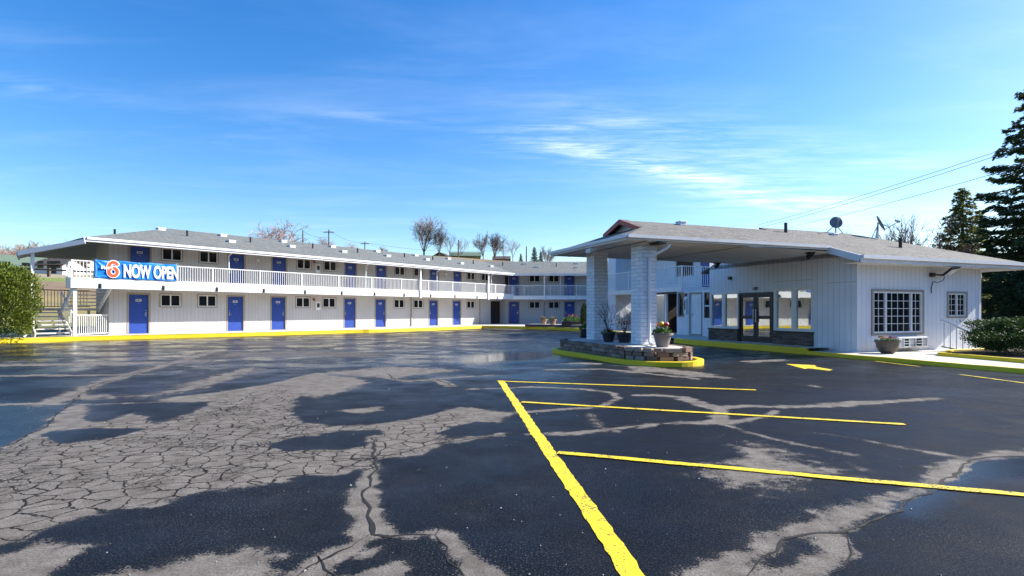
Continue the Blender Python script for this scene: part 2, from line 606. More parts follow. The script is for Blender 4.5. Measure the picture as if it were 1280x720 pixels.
for q in (-.075, -.005, .065): _m.box(q - .022, q + .022, .0325, .0355, 1.70, 1.78)
ME_DIGIT = _m.mesh('digits', 'dark')
_m = MB(); _m.tube((0, .046, 1.58), (0, .030, 1.58), .02, n=10)
ME_PEEP = _m.mesh('peephole', 'steel')
_m = MB(); _m.box(-DW / 2 - .02, DW / 2 + .02, -.03, .085, -.004, .012)
ME_SILL = _m.mesh('threshold', 'steel')


def door(parent, x, z, mirror=False):
    d = link('door', ME_DOOR, parent, (x, 0, z))
    link('door_frame', ME_DFRAME, d)
    h = link('handle', ME_HANDLE, d)
    if mirror: h.scale.x = -1
    link('number_plate', ME_PLATE, d)
    link('digits', ME_DIGIT, d)
    link('peephole', ME_PEEP, d)
    link('threshold', ME_SILL, d)
    return d


WW, WH = .98, .64
_m = MB(); ring(_m, WW + .12, WH + .12, .06, -.022, .05, -WW / 2 - .06, -.06)
ME_WFRAME = _m.mesh('window', 'tan')
_m = MB(); ring(_m, WW, WH, .045, -.006, .045, -WW / 2, 0); _m.box(-.03, .03, -.010, .045, .045, WH - .045)
ME_SASH = _m.mesh('sash', 'white')
_m = MB(); _m.box(-WW / 2 + .045, -.03, .025, .03, .045, WH - .045); _m.box(.03, WW / 2 - .045, .029, .034, .045, WH - .045)
ME_PANE = _m.mesh('pane', 'glass')


def window(parent, x, z, sx=1.0):
    w = link('window', ME_WFRAME, parent, (x, 0, z))
    w.scale.x = sx
    link('sash', ME_SASH, w)
    link('pane', ME_PANE, w)
    return w


_rail_cache = {}


def railing(parent, a, b, z, h=1.05, pitch=.118, mat='white', name='railing'):
    """one panel between two posts"""
    a, b = Vector((a[0], a[1], z)), Vector((b[0], b[1], z))
    L = (b - a).length
    k = (round(L, 3), h, pitch, mat)
    if k not in _rail_cache:
        m = MB()
        m.box(0, L, -.025, .025, h - .045, h)
        m.box(0, L, -.018, .018, .07, .105)
        n = max(2, int(L / pitch))
        for i in range(1, n):
            x = L * i / n
            m.box(x - .011, x + .011, -.011, .011, .105, h - .045)
        _rail_cache[k] = m.mesh(name, mat)
    return link(name, _rail_cache[k], parent, a, math.atan2(b.y - a.y, b.x - a.x))


_m = MB(); _m.box(-.035, .035, -.035, .035, 0, 1.06)
ME_POST = _m.mesh('rail_post', 'white')
_m = MB(); _m.box(-.05, .05, -.03, .03, -.22, 0); _m.box(-.03, .03, -.06, -.03, -.17, -.08)
ME_LAMP = _m.mesh('bracket', 'dark')
_m = MB(); _m.tube((0, 0, -.12), (0, 0, .34), .055, n=12)
ME_PIPE = _m.mesh('vent_pipe', 'dark')
_m = MB(); _m.box(-.2, .2, -.2, .2, -.06, .08); _m.box(-.23, .23, -.23, .23, .08, .13)
ME_VENT = _m.mesh('roof_vent', 'white', bevel=.02)
_m = MB(); _m.box(-.16, .16, -.10, .03, -.28, .28)
ME_METER = _m.mesh('meter_box', 'white', bevel=.01)
_m = MB(); _m.box(-.10, .10, -.106, -.10, -.10, .18)
ME_METERD = _m.mesh('meter_dial', 'dark')
_m = MB(); _m.tube((0, -.02, .05), (0, -.12, .02), .02, n=8); _m.lathe([(.015, 0), (.09, -.02), (.07, -.12), (.02, -.14)], (0, -.14, .03), 12)
ME_WLAMP = _m.mesh('wall_lamp', 'white')

EAVE_Z, SLOPE, RIDGE_Z, FLOOR_Z, BASE_Z = 4.80, .262, 6.45, 2.70, .20
OV, BAL, RID = 1.8, 1.5, 4.5


def storey_parts(T, L, z, doors, wins, holes_extra=(), depth=9.0, x0=0.0):
    """openings, doors and windows of one storey"""
    holes = list(holes_extra)
    for i, x in enumerate(doors):
        holes.append((x - DW / 2, x + DW / 2, z, z + DH))
    for x in wins:
        holes.append((x - WW / 2, x + WW / 2, z + 1.43, z + 1.43 + WH))
    for i, x in enumerate(doors): door(T, x, z, bool(i % 2))
    for x in wins: window(T, x, z + 1.43)
    return holes


def dull_holes(x0, x1, z0, z1, d): return (x0, x1, z0, z1, d)


# ------------------------------------------------------------------ LEFT WING
UANG = math.atan2(.7815, .624)
FL = Frame((-20.307, 28.204), UANG)
FB = Frame((-.67, 52.80), R(1.0))
VANG = math.atan2(-.934, .357)
FR_ = Frame((9.8, 52.80), VANG)
inner_l = (.2, 51.0)                       # inner eave corner, left and rear wing
ridge_l = (-2.85, 57.3)
inner_r = (8.45, 51.0)
ridge_r = (12.9, 57.4)


def P3(F, X, Y, z):
    a = F.loc(X, Y)
    return (a[0], a[1], z)


LW = thing('motel_wing', (*FL.o, 0), 'long two storey white motel wing with blue doors and outside stairs at its left end', 'motel', rz=UANG)
ld = (1.32, 6.32, 8.99, 14.28, 16.95, 22.3, 25.0)
lw = (2.83, 4.73, 10.68, 12.62, 18.72, 20.66, 26.75)
uw = (2.9, 4.8, 10.75, 12.7, 18.78, 20.7, 26.78, 28.66)
h_lo = storey_parts(LW, 31.47, BASE_Z, ld, lw, [dull_holes(29.42, 31.15, BASE_Z, 2.3, .35)])
h_up = storey_parts(LW, 31.47, FLOOR_Z, [x + .06 for x in ld], uw)
m = MB()
wall_panel(m, 0, 31.47, BASE_Z - .15, 2.52, h_lo)
wall_panel(m, 0, 31.47, 2.52, 5.12, h_up)
# end walls, rear walls and the notch for the stairs
m.poly([(0, 0, .05), (0, 0, 5.02), (0, 2.0, 5.04), (0, 2.0, .05)])
m.poly([(0, 2, .05), (0, 2, 5.04), (2.2, 2, 5.6), (4.0, 2, 5.6), (4.0, 2, .05)])
m.poly([(4.0, 2, .05), (4.0, 2, 5.6), (4.0, 9, 5.2), (4.0, 9, .05)])
m.poly([(4.0, 9, .05), (4.0, 9, 5.2), (36.5, 9, 5.2), (36.5, 9, .05)])
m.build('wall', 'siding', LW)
m = MB(); m.box(29.42, 31.15, .352, .40, BASE_Z, 2.3)
m.build('corridor_dark_panel', 'brown', LW)  # dark panel in place of the shade inside the open passage
# roof
E0 = (-1.47, -OV, EAVE_Z); E1 = (-1.47, 10.8, EAVE_Z)
R0 = (4.3, RID, RIDGE_Z)
IL = P3(FL, *inner_l, EAVE_Z); RL = P3(FL, *ridge_l, RIDGE_Z)
OL = P3(FL, -8.6 + 0.2, 63.6, EAVE_Z)
polys = [[E0, IL, RL, R0], [E1, E0, R0], [R0, RL, OL, E1]]
m = MB(); m.slab(polys, .09)
roof = m.build('roof', 'shingle', LW)
m = MB()
for p in polys: m.poly([(q[0], q[1], q[2] - .115) for q in reversed(p)])
m.build('soffit', 'soffit', LW)
m = MB()
m.beam((E0[0] - .02, -OV - .02, EAVE_Z + .0), (IL[0], -OV - .02, EAVE_Z + .0), .05, .19)
m.beam((E0[0] - .02, -OV, EAVE_Z - .11), (E1[0] - .02, 10.8, EAVE_Z - .11), .05, .1)
m.build('fascia', 'white', LW)
m = MB()
m.beam((E0[0] + .1, -OV - .075, EAVE_Z + .02), (IL[0] - .05, -OV - .075, EAVE_Z + .02), .06, .11)
m.build('gutter', 'white', LW)
for px in (234, 313, 391, 447, 505.6, 541, 591.6):
    k = (px - 640) / FPX
    o = 1.9
    P = FL.world(0, o)
    t = (k * P[1] - P[0]) / (FL.x[0] - k * FL.x[1])
    link('vent_pipe', ME_PIPE, roof, (t, o, EAVE_Z + (o + OV) * SLOPE))
link('vent_pipe', ME_PIPE, roof, (.6, 1.2, EAVE_Z + 2.07 * SLOPE))
for px, o in ((288.6, 1.2), (278, 3.6), (353.6, 3.7), (364, 1.6), (415, 3.6), (429, 1.5), (471, 3.6), (484, 1.5), (519, 3.6), (533, 1.6), (560, 3.6), (576, 1.3), (613, 1.2), (201, 3.6)):
    k = (px - 640) / FPX
    P = FL.world(0, o)
    t = (k * P[1] - P[0]) / (FL.x[0] - k * FL.x[1])
    link('roof_vent', ME_VENT, roof, (t, o, EAVE_Z + (o + OV) * SLOPE - .03))
# balcony
cornL = FL.loc(.06, 51.3)
xe = cornL[0]
m = MB()
m.prism([(-.08, -BAL), (xe, -BAL), (31.47, 0), (-.08, 0)], 2.52, FLOOR_Z)
m.prism([(-1.85, -BAL), (-.081, -BAL), (-.081, -.72), (-1.85, -.72)], 2.52, FLOOR_Z)
m.build('balcony_floor', 'concrete', LW)
m = MB()
m.box(-1.85, xe + .02, -BAL - .06, -BAL - .003, 2.45, 2.94)
m.box(-1.91, -1.853, -BAL - .06, -.72, 2.45, 2.94)
m.build('balcony_fascia', 'white', LW)
m = MB(); m.poly([(-.08, -BAL, 2.512), (-.08, -.01, 2.512), (31.4, -.01, 2.512), (xe, -BAL, 2.512)])
m.build('balcony_soffit', 'soffit', LW)
px_ = [-1.85, .85, 3.15, 4.38] + [7.04 + 2.658 * i for i in range(9)]
px_ = [-1.85, -.98, 1.73, 4.38] + [7.04 + 2.658 * i for i in range(9)]
px_.append(xe - .04)
for i, x in enumerate(px_):
    link('rail_post', ME_POST, LW, (x, -BAL + .01, FLOOR_Z))
    if i and i < len(px_) - 1: link('bracket', ME_LAMP, LW, (x + .2, -BAL - .062, 2.69))
for a, b in zip(px_[:-1], px_[1:]): railing(LW, (a + .035, -BAL + .01), (b - .035, -BAL + .01), FLOOR_Z)
railing(LW, (-1.85, -.72), (-1.85, -BAL + .05), FLOOR_Z)
link('rail_post', ME_POST, LW, (-1.85, -.72, FLOOR_Z))
for x in (19.44, 27.27):
    m = MB(); m.box(x - .05, x + .05, -BAL - .16, -BAL - .064, 2.35, 4.65); m.build('balcony_post', 'white', LW)
for x in (5.3, 14.6, 21.36, 27.9):
    m = MB(); m.path([(x, -OV - .05, 4.7), (x, -BAL + .12, 4.45), (x, -BAL + .12, 2.72)], .035, 8); m.build('downspout', 'white', LW)
for x in (19.9, 27.9):
    m = MB(); m.box(x - .035, x + .035, -.08, -.004, BASE_Z, 2.5); m.build('downspout', 'tan', LW)
for z in (1.72, 4.22):
    b = link('meter_box', ME_METER, LW, (11.72, -.032, z)); link('meter_dial', ME_METERD, b)
for z in (2.15, 4.65):
    m = MB(); m.box(11.42, 11.5, -.12, -.004, z - .09, z + .09); m.build('alarm_bell', 'red', LW)
for x in (7.6, 15.6, 23.6): link('wall_lamp', ME_WLAMP, LW, (x, -.004, 4.5))
# sloping roof over the stairs with its post
cq = [(-1.47, -1.8, 4.70), (-3.55, -.35, 4.07), (-2.85, 3.2, 4.12), (-1.47, 3.2, 4.66)]
m = MB(); m.slab([cq], .10); m.build('stair_roof', 'shingle', LW)
m = MB(); m.poly([(p[0], p[1], p[2] - .125) for p in reversed(cq)]); m.build('stair_soffit', 'soffit', LW)
m = MB()
m.beam(Vector(cq[0]) + Vector((.0, -.03, .01)), Vector(cq[1]) + Vector((-.03, -.02, .01)), .05, .21)
m.beam(Vector(cq[1]) + Vector((-.03, -.02, .01)), Vector(cq[2]) + Vector((-.03, 0, .01)), .05, .21)
m.build('stair_fascia', 'white', LW)

# ------------------------------------------------------------------ STAIRS at the left end
ST = thing('outside_stairs', (*FL.o, 0), 'white and grey metal stairs under the sloping roof left of the banner', 'stairs', rz=UANG)
n = 7
for i in range(n):
    z = BASE_Z + (i + 1) * (1.52 - BASE_Z) / n
    y = -1.0 + i * .285
    m = MB(); m.box(-3.02, -1.78, y, y + .30, z - .06, z); m.build('tread', 'concrete', ST)
for i in range(n - 1):
    z = 1.52 + (i + 1) * (FLOOR_Z - 1.52) / n
    y = 1.25 - (i + 1) * .275
    m = MB(); m.box(-1.60, -.14, y, y + .29, z - .06, z); m.build('tread', 'concrete', ST)
m = MB(); m.box(-3.1, -.1, 1.26, 2.6, 1.40, 1.52); m.build('landing', 'concrete', ST)
for x in (-3.06, -1.74):
    m = MB(); m.beam((x, -1.05, BASE_Z + .2), (x, 1.26, 1.54), .05, .26); m.build('stringer', 'white', ST)
for x in (-1.62, -.12):
    m = MB(); m.beam((x, -.72, FLOOR_Z), (x, 1.26, 1.54), .04, .26); m.build('stringer', 'white', ST)
railing(ST, (-3.1, 2.58), (-.12, 2.58), 1.52, .95, .13, 'dark')
m = MB(); m.beam((-1.68, -.95, 1.25), (-1.68, 1.2, 2.45), .04, .05)
for i in range(8):
    y = -.9 + i * .29
    m.box(-1.69, -1.67, y, y + .02, BASE_Z + .25 + i * .17, 1.24 + (y + .95) * .558)
m.build('stair_rail', 'white', ST)
m = MB(); m.box(-3.14, -3.02, -.62, -.50, BASE_Z, 4.2); m.beam((-3.08, -.56, .45), (-3.45, -.75, BASE_Z + .05), .06, .06); m.build('post', 'white', ST)
m = MB(); m.box(-1.78, -1.64, -1.42, -1.28, BASE_Z, 2.45); m.build('post', 'white', ST)
for x, y in ((-3.05, 2.5), (-.2, 2.5), (-3.05, 1.32), (-1.68, 1.32)):
    m = MB(); m.box(x - .05, x + .05, y - .05, y + .05, 0, 1.40); m.build('post', 'white', ST)
railing(ST, (-1.62, -1.3), (-.05, -.06), BASE_Z, 1.0, .13)


# ------------------------------------------------------------------ REAR WING
RW = thing('motel_wing', (*FB.o, 0), 'far two storey white motel wing facing the camera across the car park', 'motel', rz=FB.a)
rd = (.85, 6.1)
rwn = (2.8, 4.62)
h_lo = storey_parts(RW, 12, BASE_Z, rd, rwn)
h_up = storey_parts(RW, 12, FLOOR_Z, rd, rwn, [dull_holes(-.30, .33, FLOOR_Z, 4.75, .35)])
m = MB()
wall_panel(m, 0, 10.5, BASE_Z - .15, 2.52, h_lo)
wall_panel(m, -.6, 10.5, 2.52, 5.12, h_up)
m.poly([(-6, 9, .05), (-6, 9, 5.2), (14, 9, 5.2), (14, 9, .05)])
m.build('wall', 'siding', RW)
m = MB(); m.box(-.30, .33, .352, .39, FLOOR_Z, 4.75); m.build('corridor_dark_panel', 'brown', RW)  # dark panel paints the shade of the upper opening
I0 = P3(FB, *inner_l, EAVE_Z); RL0 = P3(FB, *ridge_l, RIDGE_Z); I1 = P3(FB, *inner_r, EAVE_Z); RR0 = P3(FB, *ridge_r, RIDGE_Z)
O0 = P3(FB, -8.4, 63.6, EAVE_Z); O1 = P3(FB, 17, 63.9, EAVE_Z)
polys = [[I0, I1, RR0, RL0], [RL0, RR0, O1, O0]]
m = MB(); m.slab(polys, .09); roof = m.build('roof', 'shingle', RW)
m = MB()
for p in polys: m.poly([(q[0], q[1], q[2] - .115) for q in reversed(p)])
m.build('soffit', 'soffit', RW)
m = MB(); m.beam((I0[0], I0[1] - .02, EAVE_Z), (I1[0], I1[1] - .02, EAVE_Z), .05, .19); m.build('fascia', 'white', RW)
m = MB(); m.beam((I0[0] + .1, I0[1] - .075, EAVE_Z + .02), (I1[0] - .1, I1[1] - .075, EAVE_Z + .02), .06, .11); m.build('gutter', 'white', RW)
for x, y in ((-.2, 2.2), (5.0, 1.6), (8.4, 2.4)): link('vent_pipe', ME_PIPE, roof, (x, y, EAVE_Z + (y + OV) * SLOPE))
for x, y in ((2.0, 3.0), (3.1, 1.2), (6.9, 1.0), (7.2, 3.2)): link('roof_vent', ME_VENT, roof, (x, y, EAVE_Z + (y + OV) * SLOPE - .03))
b0 = FB.loc(.06, 51.3)
b1 = FB.loc(8.62, 51.4)
m = MB(); m.prism([(b0[0], -BAL), (b1[0], -BAL), (10.4, 0), (0, 0)], 2.52, FLOOR_Z); m.build('balcony_floor', 'concrete', RW)
m = MB(); m.box(b0[0] + .03, b1[0], -BAL - .06, -BAL - .003, 2.45, 2.76); m.build('balcony_fascia', 'white', RW)
m = MB(); m.poly([(b0[0], -BAL, 2.512), (0, -.01, 2.512), (10.4, -.01, 2.512), (b1[0], -BAL, 2.512)]); m.build('balcony_soffit', 'soffit', RW)
ps = [b0[0] + .12, 1.75, 4.15, 6.55, b1[0] - .05]
for x in ps: link('rail_post', ME_POST, RW, (x, -BAL + .01, FLOOR_Z))
for a, b in zip(ps[:-1], ps[1:]): railing(RW, (a + .035, -BAL + .01), (b - .035, -BAL + .01), FLOOR_Z)
m = MB(); m.box(3.55, 3.65, -BAL - .16, -BAL - .064, 2.35, 4.65); m.build('balcony_post', 'white', RW)
m = MB(); m.path([(5.1, -OV - .05, 4.7), (5.1, -BAL + .12, 4.45), (5.1, -BAL + .12, 2.72)], .035, 8); m.build('downspout', 'white', RW)
m = MB(); m.box(3.68, 3.75, -.08, -.004, BASE_Z, 2.5); m.build('downspout', 'tan', RW)

# ------------------------------------------------------------------ RIGHT WING, coming back behind the brick columns
GW = thing('motel_wing', (*FR_.o, 0), 'white motel wing glimpsed between the brick columns of the canopy', 'motel', rz=VANG)
gd = (4.2, 12.3)
gw = (1.5, 3.0, 6.0, 9.5, 14.0)
h_lo = storey_parts(GW, 17, BASE_Z, gd, gw)
h_up = storey_parts(GW, 17, FLOOR_Z, gd, gw)
m = MB()
wall_panel(m, 0, 19.5, BASE_Z - .15, 2.52, h_lo)  # wing lengthened out of view to keep the sun off the annex
wall_panel(m, 0, 19.5, 2.52, 5.12, h_up)
m.poly([(19.5, 0, .05), (19.5, 9, .05), (19.5, 9, 5.1), (19.5, 0, 5.1)])
m.poly([(-4, 9, .05), (-4, 9, 5.1), (19.5, 9, 5.1), (19.5, 9, .05)])
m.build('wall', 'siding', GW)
I1g = P3(FR_, *inner_r, EAVE_Z); RRg = P3(FR_, *ridge_r, RIDGE_Z); O1g = P3(FR_, 17, 63.9, EAVE_Z)
polys = [[I1g, (20.5, -OV, EAVE_Z), (17.0, RID, RIDGE_Z), RRg], [RRg, (17.0, RID, RIDGE_Z), (20.5, 10.8, EAVE_Z), O1g], [(20.5, -OV, EAVE_Z), (20.5, 10.8, EAVE_Z), (17.0, RID, RIDGE_Z)]]
m = MB(); m.slab(polys, .09); m.build('roof', 'shingle', GW)
m = MB()
for p in polys: m.poly([(q[0], q[1], q[2] - .115) for q in reversed(p)])
m.build('soffit', 'soffit', GW)
m = MB(); m.beam((I1g[0], I1g[1] - .02, EAVE_Z), (20.5, -OV - .02, EAVE_Z), .05, .19); m.build('fascia', 'white', GW)
g0 = FR_.loc(8.62, 51.4)
m = MB(); m.prism([(g0[0], -BAL), (19.5, -BAL), (19.5, 0), (.2, 0)], 2.52, FLOOR_Z); m.build('balcony_floor', 'concrete', GW)
m = MB(); m.box(g0[0], 19.5, -BAL - .06, -BAL - .003, 2.45, 2.76); m.build('balcony_fascia', 'white', GW)
ps = [g0[0] + .05 + 2.62 * i for i in range(7)]
for x in ps: link('rail_post', ME_POST, GW, (x, -BAL + .01, FLOOR_Z))
for a, b in zip(ps[:-1], ps[1:]): railing(GW, (a + .035, -BAL + .01), (b - .035, -BAL + .01), FLOOR_Z)

# ------------------------------------------------------------------ ANNEX between the lobby and that wing
FA = Frame((9.2, 26.0), VANG)
AN = thing('motel_annex', (*FA.o, 0), 'white annex with a corner balcony and a white door behind the canopy columns', 'motel', rz=VANG)
m = MB()
dh = [(-1.42, -.62, BASE_Z, 2.2), (-.40, .12, 1.05, 2.25), (-2.3, -1.95, 1.15, 2.25)]
wall_panel(m, -2.45, 1.3, BASE_Z - .1, 2.36, dh)
m.poly([(-2.45, 0, .1), (-2.45, 0, 2.36), (-2.45, 3.2, 2.36), (-2.45, 3.2, .1)])
m.box(-2.449, 1.3, .11, 3.1, 2.2, 2.35)
m.box(-9.3, 1.3, 3.25, 3.35, .05, 2.355)  # back wall added to keep the sun out of the passage
wall_panel(m, -9.4, 1.0, 2.36, 4.9, [(-5.6, -4.2, 3.4, 4.6), (-3.6, -2.7, 2.62, 4.62)], 2.4)
m.build('wall', 'siding_lobby', AN)
m = MB(); m.box(-10.2, -9.4, .62, 6, .05, 5.0); m.box(-9.39, -9.3, .62, 4.5, .05, 5.0); m.build('stair_tower', 'plain_wall', AN)
m = MB(); m.box(-10.1, 1.0, .9, 6, 4.902, 5.05); m.build('flat_roof', 'soffit', AN)
m = MB(); m.box(-1.40, -.64, .045, .08, BASE_Z + .01, 2.19); d = m.build('door', 'white', AN, bevel=.004)
m = MB(); ring(m, .96, 2.08, .07, -.018, .03, -1.5, BASE_Z); m.build('door_frame', 'tan', d)
m = MB(); m.tube((-1.30, .05, 1.2), (-1.30, -.02, 1.2), .03, n=8); m.build('handle', 'steel', d)
m = MB(); m.box(-1.13, -.91, .034, .046, 1.62, 1.84); m.build('number_plate', 'soffit', d)
for x0, x1, z0, z1, bar in ((-.40, .12, 1.05, 2.25, 1.62), (-2.3, -1.95, 1.15, 2.25, None), (-5.6, -4.2, 3.4, 4.6, None)):
    y = 2.4 if z0 > 3 else 0
    m = MB(); ring(m, x1 - x0 + .14, z1 - z0 + .14, .07, y - .02, y + .05, x0 - .07, z0 - .07); w = m.build('window', 'white' if bar else 'tan', AN)
    m = MB(); m.box(x0, x1, y + .05, y + .06, z0, z1); m.build('pane', 'glass', w)
    if bar:
        m = MB(); m.box(x0, x1, y, y + .045, bar - .03, bar + .03); m.build('sash', 'white', w)
m = MB(); m.box(-3.6, -2.7, 2.45, 2.49, 2.62, 4.62); m.build('door', 'blue', AN)
m = MB(); m.box(-1.78, -1.62, -.10, -.004, 1.25, 2.0); b = m.build('meter_box', 'white', AN, bevel=.01)
m = MB(); m.box(-1.74, -1.66, -.106, -.1, 1.45, 1.9); m.build('meter_dial', 'dark', b)
m = MB(); m.box(-1.74, -1.66, -.1, -.004, 2.1, 2.25); m.build('alarm_bell', 'red', AN)
m = MB(); m.box(-9.3, -2.0, -.05, 2.4, 2.362, 2.6); m.build('balcony_floor', 'white', AN)
m = MB(); m.box(-4.3, -4.24, .6, 3.2, BASE_Z, 2.36); m.box(-4.24, -2.46, 3.14, 3.2, BASE_Z, 2.36); m.build('corridor_dark_panel', 'brown', AN)  # brown panels with the shade of the passage put into their colour
m = MB(); m.box(-3.48, -3.36, .02, .14, BASE_Z, 2.26); m.build('post', 'white', AN)
m = MB(); m.box(-4.2, -2.46, .01, .16, 2.26, 2.36); m.build('beam', 'wood', AN)
xs = [-2.05, -4.45, -6.85, -9.25]
for x in xs: link('rail_post', ME_POST, AN, (x, 0, 2.6))
for a, b in zip(xs[:-1], xs[1:]): railing(AN, (b + .035, 0), (a - .035, 0), 2.6)
railing(AN, (-2.05, .04), (-2.05, 1.15), 2.6); railing(AN, (-2.05, 1.2), (-2.05, 2.35), 2.6)
link('rail_post', ME_POST, AN, (-2.05, 1.175, 2.6))
m = MB(); m.path([(-9.2, .75, 1.9), (-9.2, 2.0, 1.15)], .022, 8); m.path([(-9.2, 2.0, 1.15), (-9.2, 2.1, .9)], .022, 8); m.build('handrail', 'white', AN)

# ------------------------------------------------------------------ LOBBY with the drive-through canopy
# local frame: x = -t along the front wall (towards the camera), y = s to the right
FLo = Frame((10.6, 17.2), VANG)
LO = thing('lobby_building', (*FLo.o, 0), 'single storey white lobby with dark glass doors and a canopy on two brick columns', 'lobby', rz=VANG)
m = MB()
fh = [(-6.48, -4.98, .74, 2.08), (-4.90, -3.29, BASE_Z, 2.06), (-3.12, -1.62, .74, 2.12)]
wall_panel(m, -6.6, 0, .05, 3.24, fh, 0, .10)
RS = .35
mz = lambda t: 3.02 + RS * (t + .56)
m.poly([(-6.6, 0, 3.24), (0, 0, 3.24), (-.0, 0, mz(0) - .13), (-3.3, 0, mz(3.3) - .13), (-6.6, 0, mz(0) - .13)])
# window wall (x = 0 plane) as panel turned through a right angle
pm = MB(); wh = [(.68, 2.96, .68, 1.99), (4.25, 5.17, 1.20, 1.97)]
wall_panel(pm, 0, 5.94, .05, 3.1, wh, 0, .10)
m.add([(-p[1], p[0], p[2]) for p in pm.v], pm.f)
m.poly([(0, 5.94, .05), (-6.6, 5.94, .05), (-6.6, 5.94, 3.1), (0, 5.94, 3.1)])
m.poly([(-6.6, 0, .05), (-6.6, 0, 3.4), (-6.6, 5.94, 3.4), (-6.6, 5.94, .05)])
m.build('wall', 'siding_lobby', LO)
for y0 in (-.022, 5.86):
    m = MB(); m.box(-.03, .022, y0, y0 + .102, BASE_Z, 3.05); m.build('corner_board', 'white', LO)
m = MB(); m.box(-3.27, -1.58, -.006, -.002, 2.42, 2.43); m.box(-1.1, -.04, -.006, -.002, 2.28, 2.29); m.build('wall_seam', 'tan', LO)
# front windows
for x0, x1, z0, z1, sp in ((-6.48, -4.98, .74, 2.08, -5.77), (-3.12, -1.62, .74, 2.12, -2.35)):
    m = MB(); ring(m, x1 - x0 + .16, z1 - z0 + .16, .08, -.022, .06, x0 - .08, z0 - .08); m.box(sp - .06, sp + .06, -.02, .06, z0, z1)
    w = m.build('window', 'soffit', LO)
    m = MB(); ring(m, sp - .06 - x0, z1 - z0, .035, -.012, .05, x0, z0); ring(m, x1 - sp - .06, z1 - z0, .035, -.012, .05, sp + .06, z0); m.build('sash', 'white', w)
    m = MB(); m.box(x0 + .03, sp - .09, .035, .045, z0 + .03, z1 - .03); m.box(sp + .09, x1 - .03, .038, .048, z0 + .03, z1 - .03); m.build('pane', 'mirror', w)
# dark double door
for a, b in ((-4.86, -4.105), (-4.085, -3.33)):
    m = MB(); z0, z1 = BASE_Z + .01, 1.98
    m.box(a, a + .10, .01, .06, z0, z1); m.box(b - .10, b, .01, .06, z0, z1); m.box(a + .1, b - .1, .01, .06, z0, z0 + .22); m.box(a + .1, b - .1, .01, .06, z1 - .1, z1); m.box(a + .1, b - .1, .005, .065, 1.08, 1.20)
    d = m.build('glass_door', 'dark', LO)
    m = MB(); m.box(a + .1, b - .1, .03, .04, z0 + .22, 1.08); m.box(a + .1, b - .1, .03, .04, 1.20, z1 - .1); m.build('pane', 'mirror', d)
    hx = b - .05 if a < -4.5 else a + .05
    m = MB(); m.tube((hx, -.05, .95), (hx, -.05, 1.45), .014, n=8); m.tube((hx, .01, 1.0), (hx, -.05, 1.0), .01); m.tube((hx, .01, 1.4), (hx, -.05, 1.4), .01); m.build('handle', 'steel', d)
m = MB(); m.box(-4.94, -4.86, -.024, .07, BASE_Z, 2.06); m.box(-3.33, -3.25, -.024, .07, BASE_Z, 2.06); m.box(-4.86, -3.33, -.024, .07, 1.985, 2.075); m.build('door_frame', 'dark', LO)
for a, b in ((-6.6, -4.95), (-3.24, -1.55)):
    m = MB(); m.box(a, b, -.06, -.003, .19, .63); sb = m.build('stone_base', 'ledge', LO)
    m = MB(); m.box(a, b + .02, -.10, -.003, .632, .675); m.build('stone_cap', 'dark', sb)


def text_mesh(name, body, size, mat, bold=0.0, extrude=.004, sx=1.0, align='CENTER', shear=0.0):
    cu = bpy.data.curves.new(name, 'FONT')
    cu.body = body; cu.size = size; cu.offset = bold; cu.extrude = extrude; cu.align_x = align; cu.shear = shear
    ob = bpy.data.objects.new(name, cu); COL.objects.link(ob)
    bpy.context.view_layer.update()
    me = bpy.data.meshes.new_from_object(ob.evaluated_get(bpy.context.evaluated_depsgraph_get()))
    bpy.data.objects.remove(ob)
    # stand it up: text x -> x, text y -> z, facing -y
    me.transform(Matrix(((sx, 0, 0, 0), (0, 0, -1, 0), (0, 1, 0, 0), (0, 0, 0, 1))))
    me.materials.clear(); me.materials.append(M[mat])
    me.name = name
    return me


link('house_number', text_mesh('house_number', '609', .17, 'dark', .006, .006), LO, (-4.08, -.012, 2.16))
# big window, small window and air conditioner on the window wall: built facing -y, turned to face the camera
WT = R(90)


def wpart(mb, name, mat, parent=None, bevel=0):
    mb.v = [(-p[1], p[0], p[2]) for p in mb.v]
    return mb.build(name, mat, parent or LO, bevel=bevel)


m = MB(); ring(m, 2.42, 1.45, .07, -.03, .05, .61, .61); w = wpart(m, 'window', 'tan')
m = MB(); ring(m, 2.28, 1.31, .05, -.015, .05, .68, .68)
for x in (1.26, 2.44): m.box(x - .035, x + .035, -.018, .05, .73, 1.94)
wpart(m, 'sash', 'white', w)
m = MB()
for a, b, k in ((.73, 1.225, 2), (1.295, 2.405, 4), (2.475, 2.91, 2)):
    for i in range(1, k): x = a + (b - a) * i / k; m.box(x - .009, x + .009, .026, .036, .73, 1.94)
    for j in range(1, 5): z = .73 + 1.21 * j / 5; m.box(a, b, .024, .034, z - .009, z + .009)
wpart(m, 'muntin', 'white', w)
m = MB(); m.box(.73, 2.91, .042, .047, .73, 1.94); wpart(m, 'pane', 'glass', w)
m = MB(); ring(m, 1.04, .89, .06, -.03, .05, 4.19, 1.14); w = wpart(m, 'window', 'tan')
m = MB(); ring(m, .92, .77, .045, -.012, .05, 4.25, 1.2); m.box(4.69, 4.73, -.014, .05, 1.245, 1.925); wpart(m, 'sash', 'white', w)
m = MB()
for x in (4.48, 4.94): m.box(x - .007, x + .007, .026, .036, 1.245, 1.925)
for j in (1, 2, 3): z = 1.2 + .77 * j / 4; m.box(4.295, 5.125, .024, .034, z - .007, z + .007)
wpart(m, 'muntin', 'white', w)
m = MB(); m.box(4.295, 5.125, .042, .047, 1.245, 1.925); wpart(m, 'pane', 'glass', w)
m = MB(); m.box(1.38, 2.72, -.34, -.004, .22, .56); ac = wpart(m, 'air_conditioner', 'white', bevel=.015)
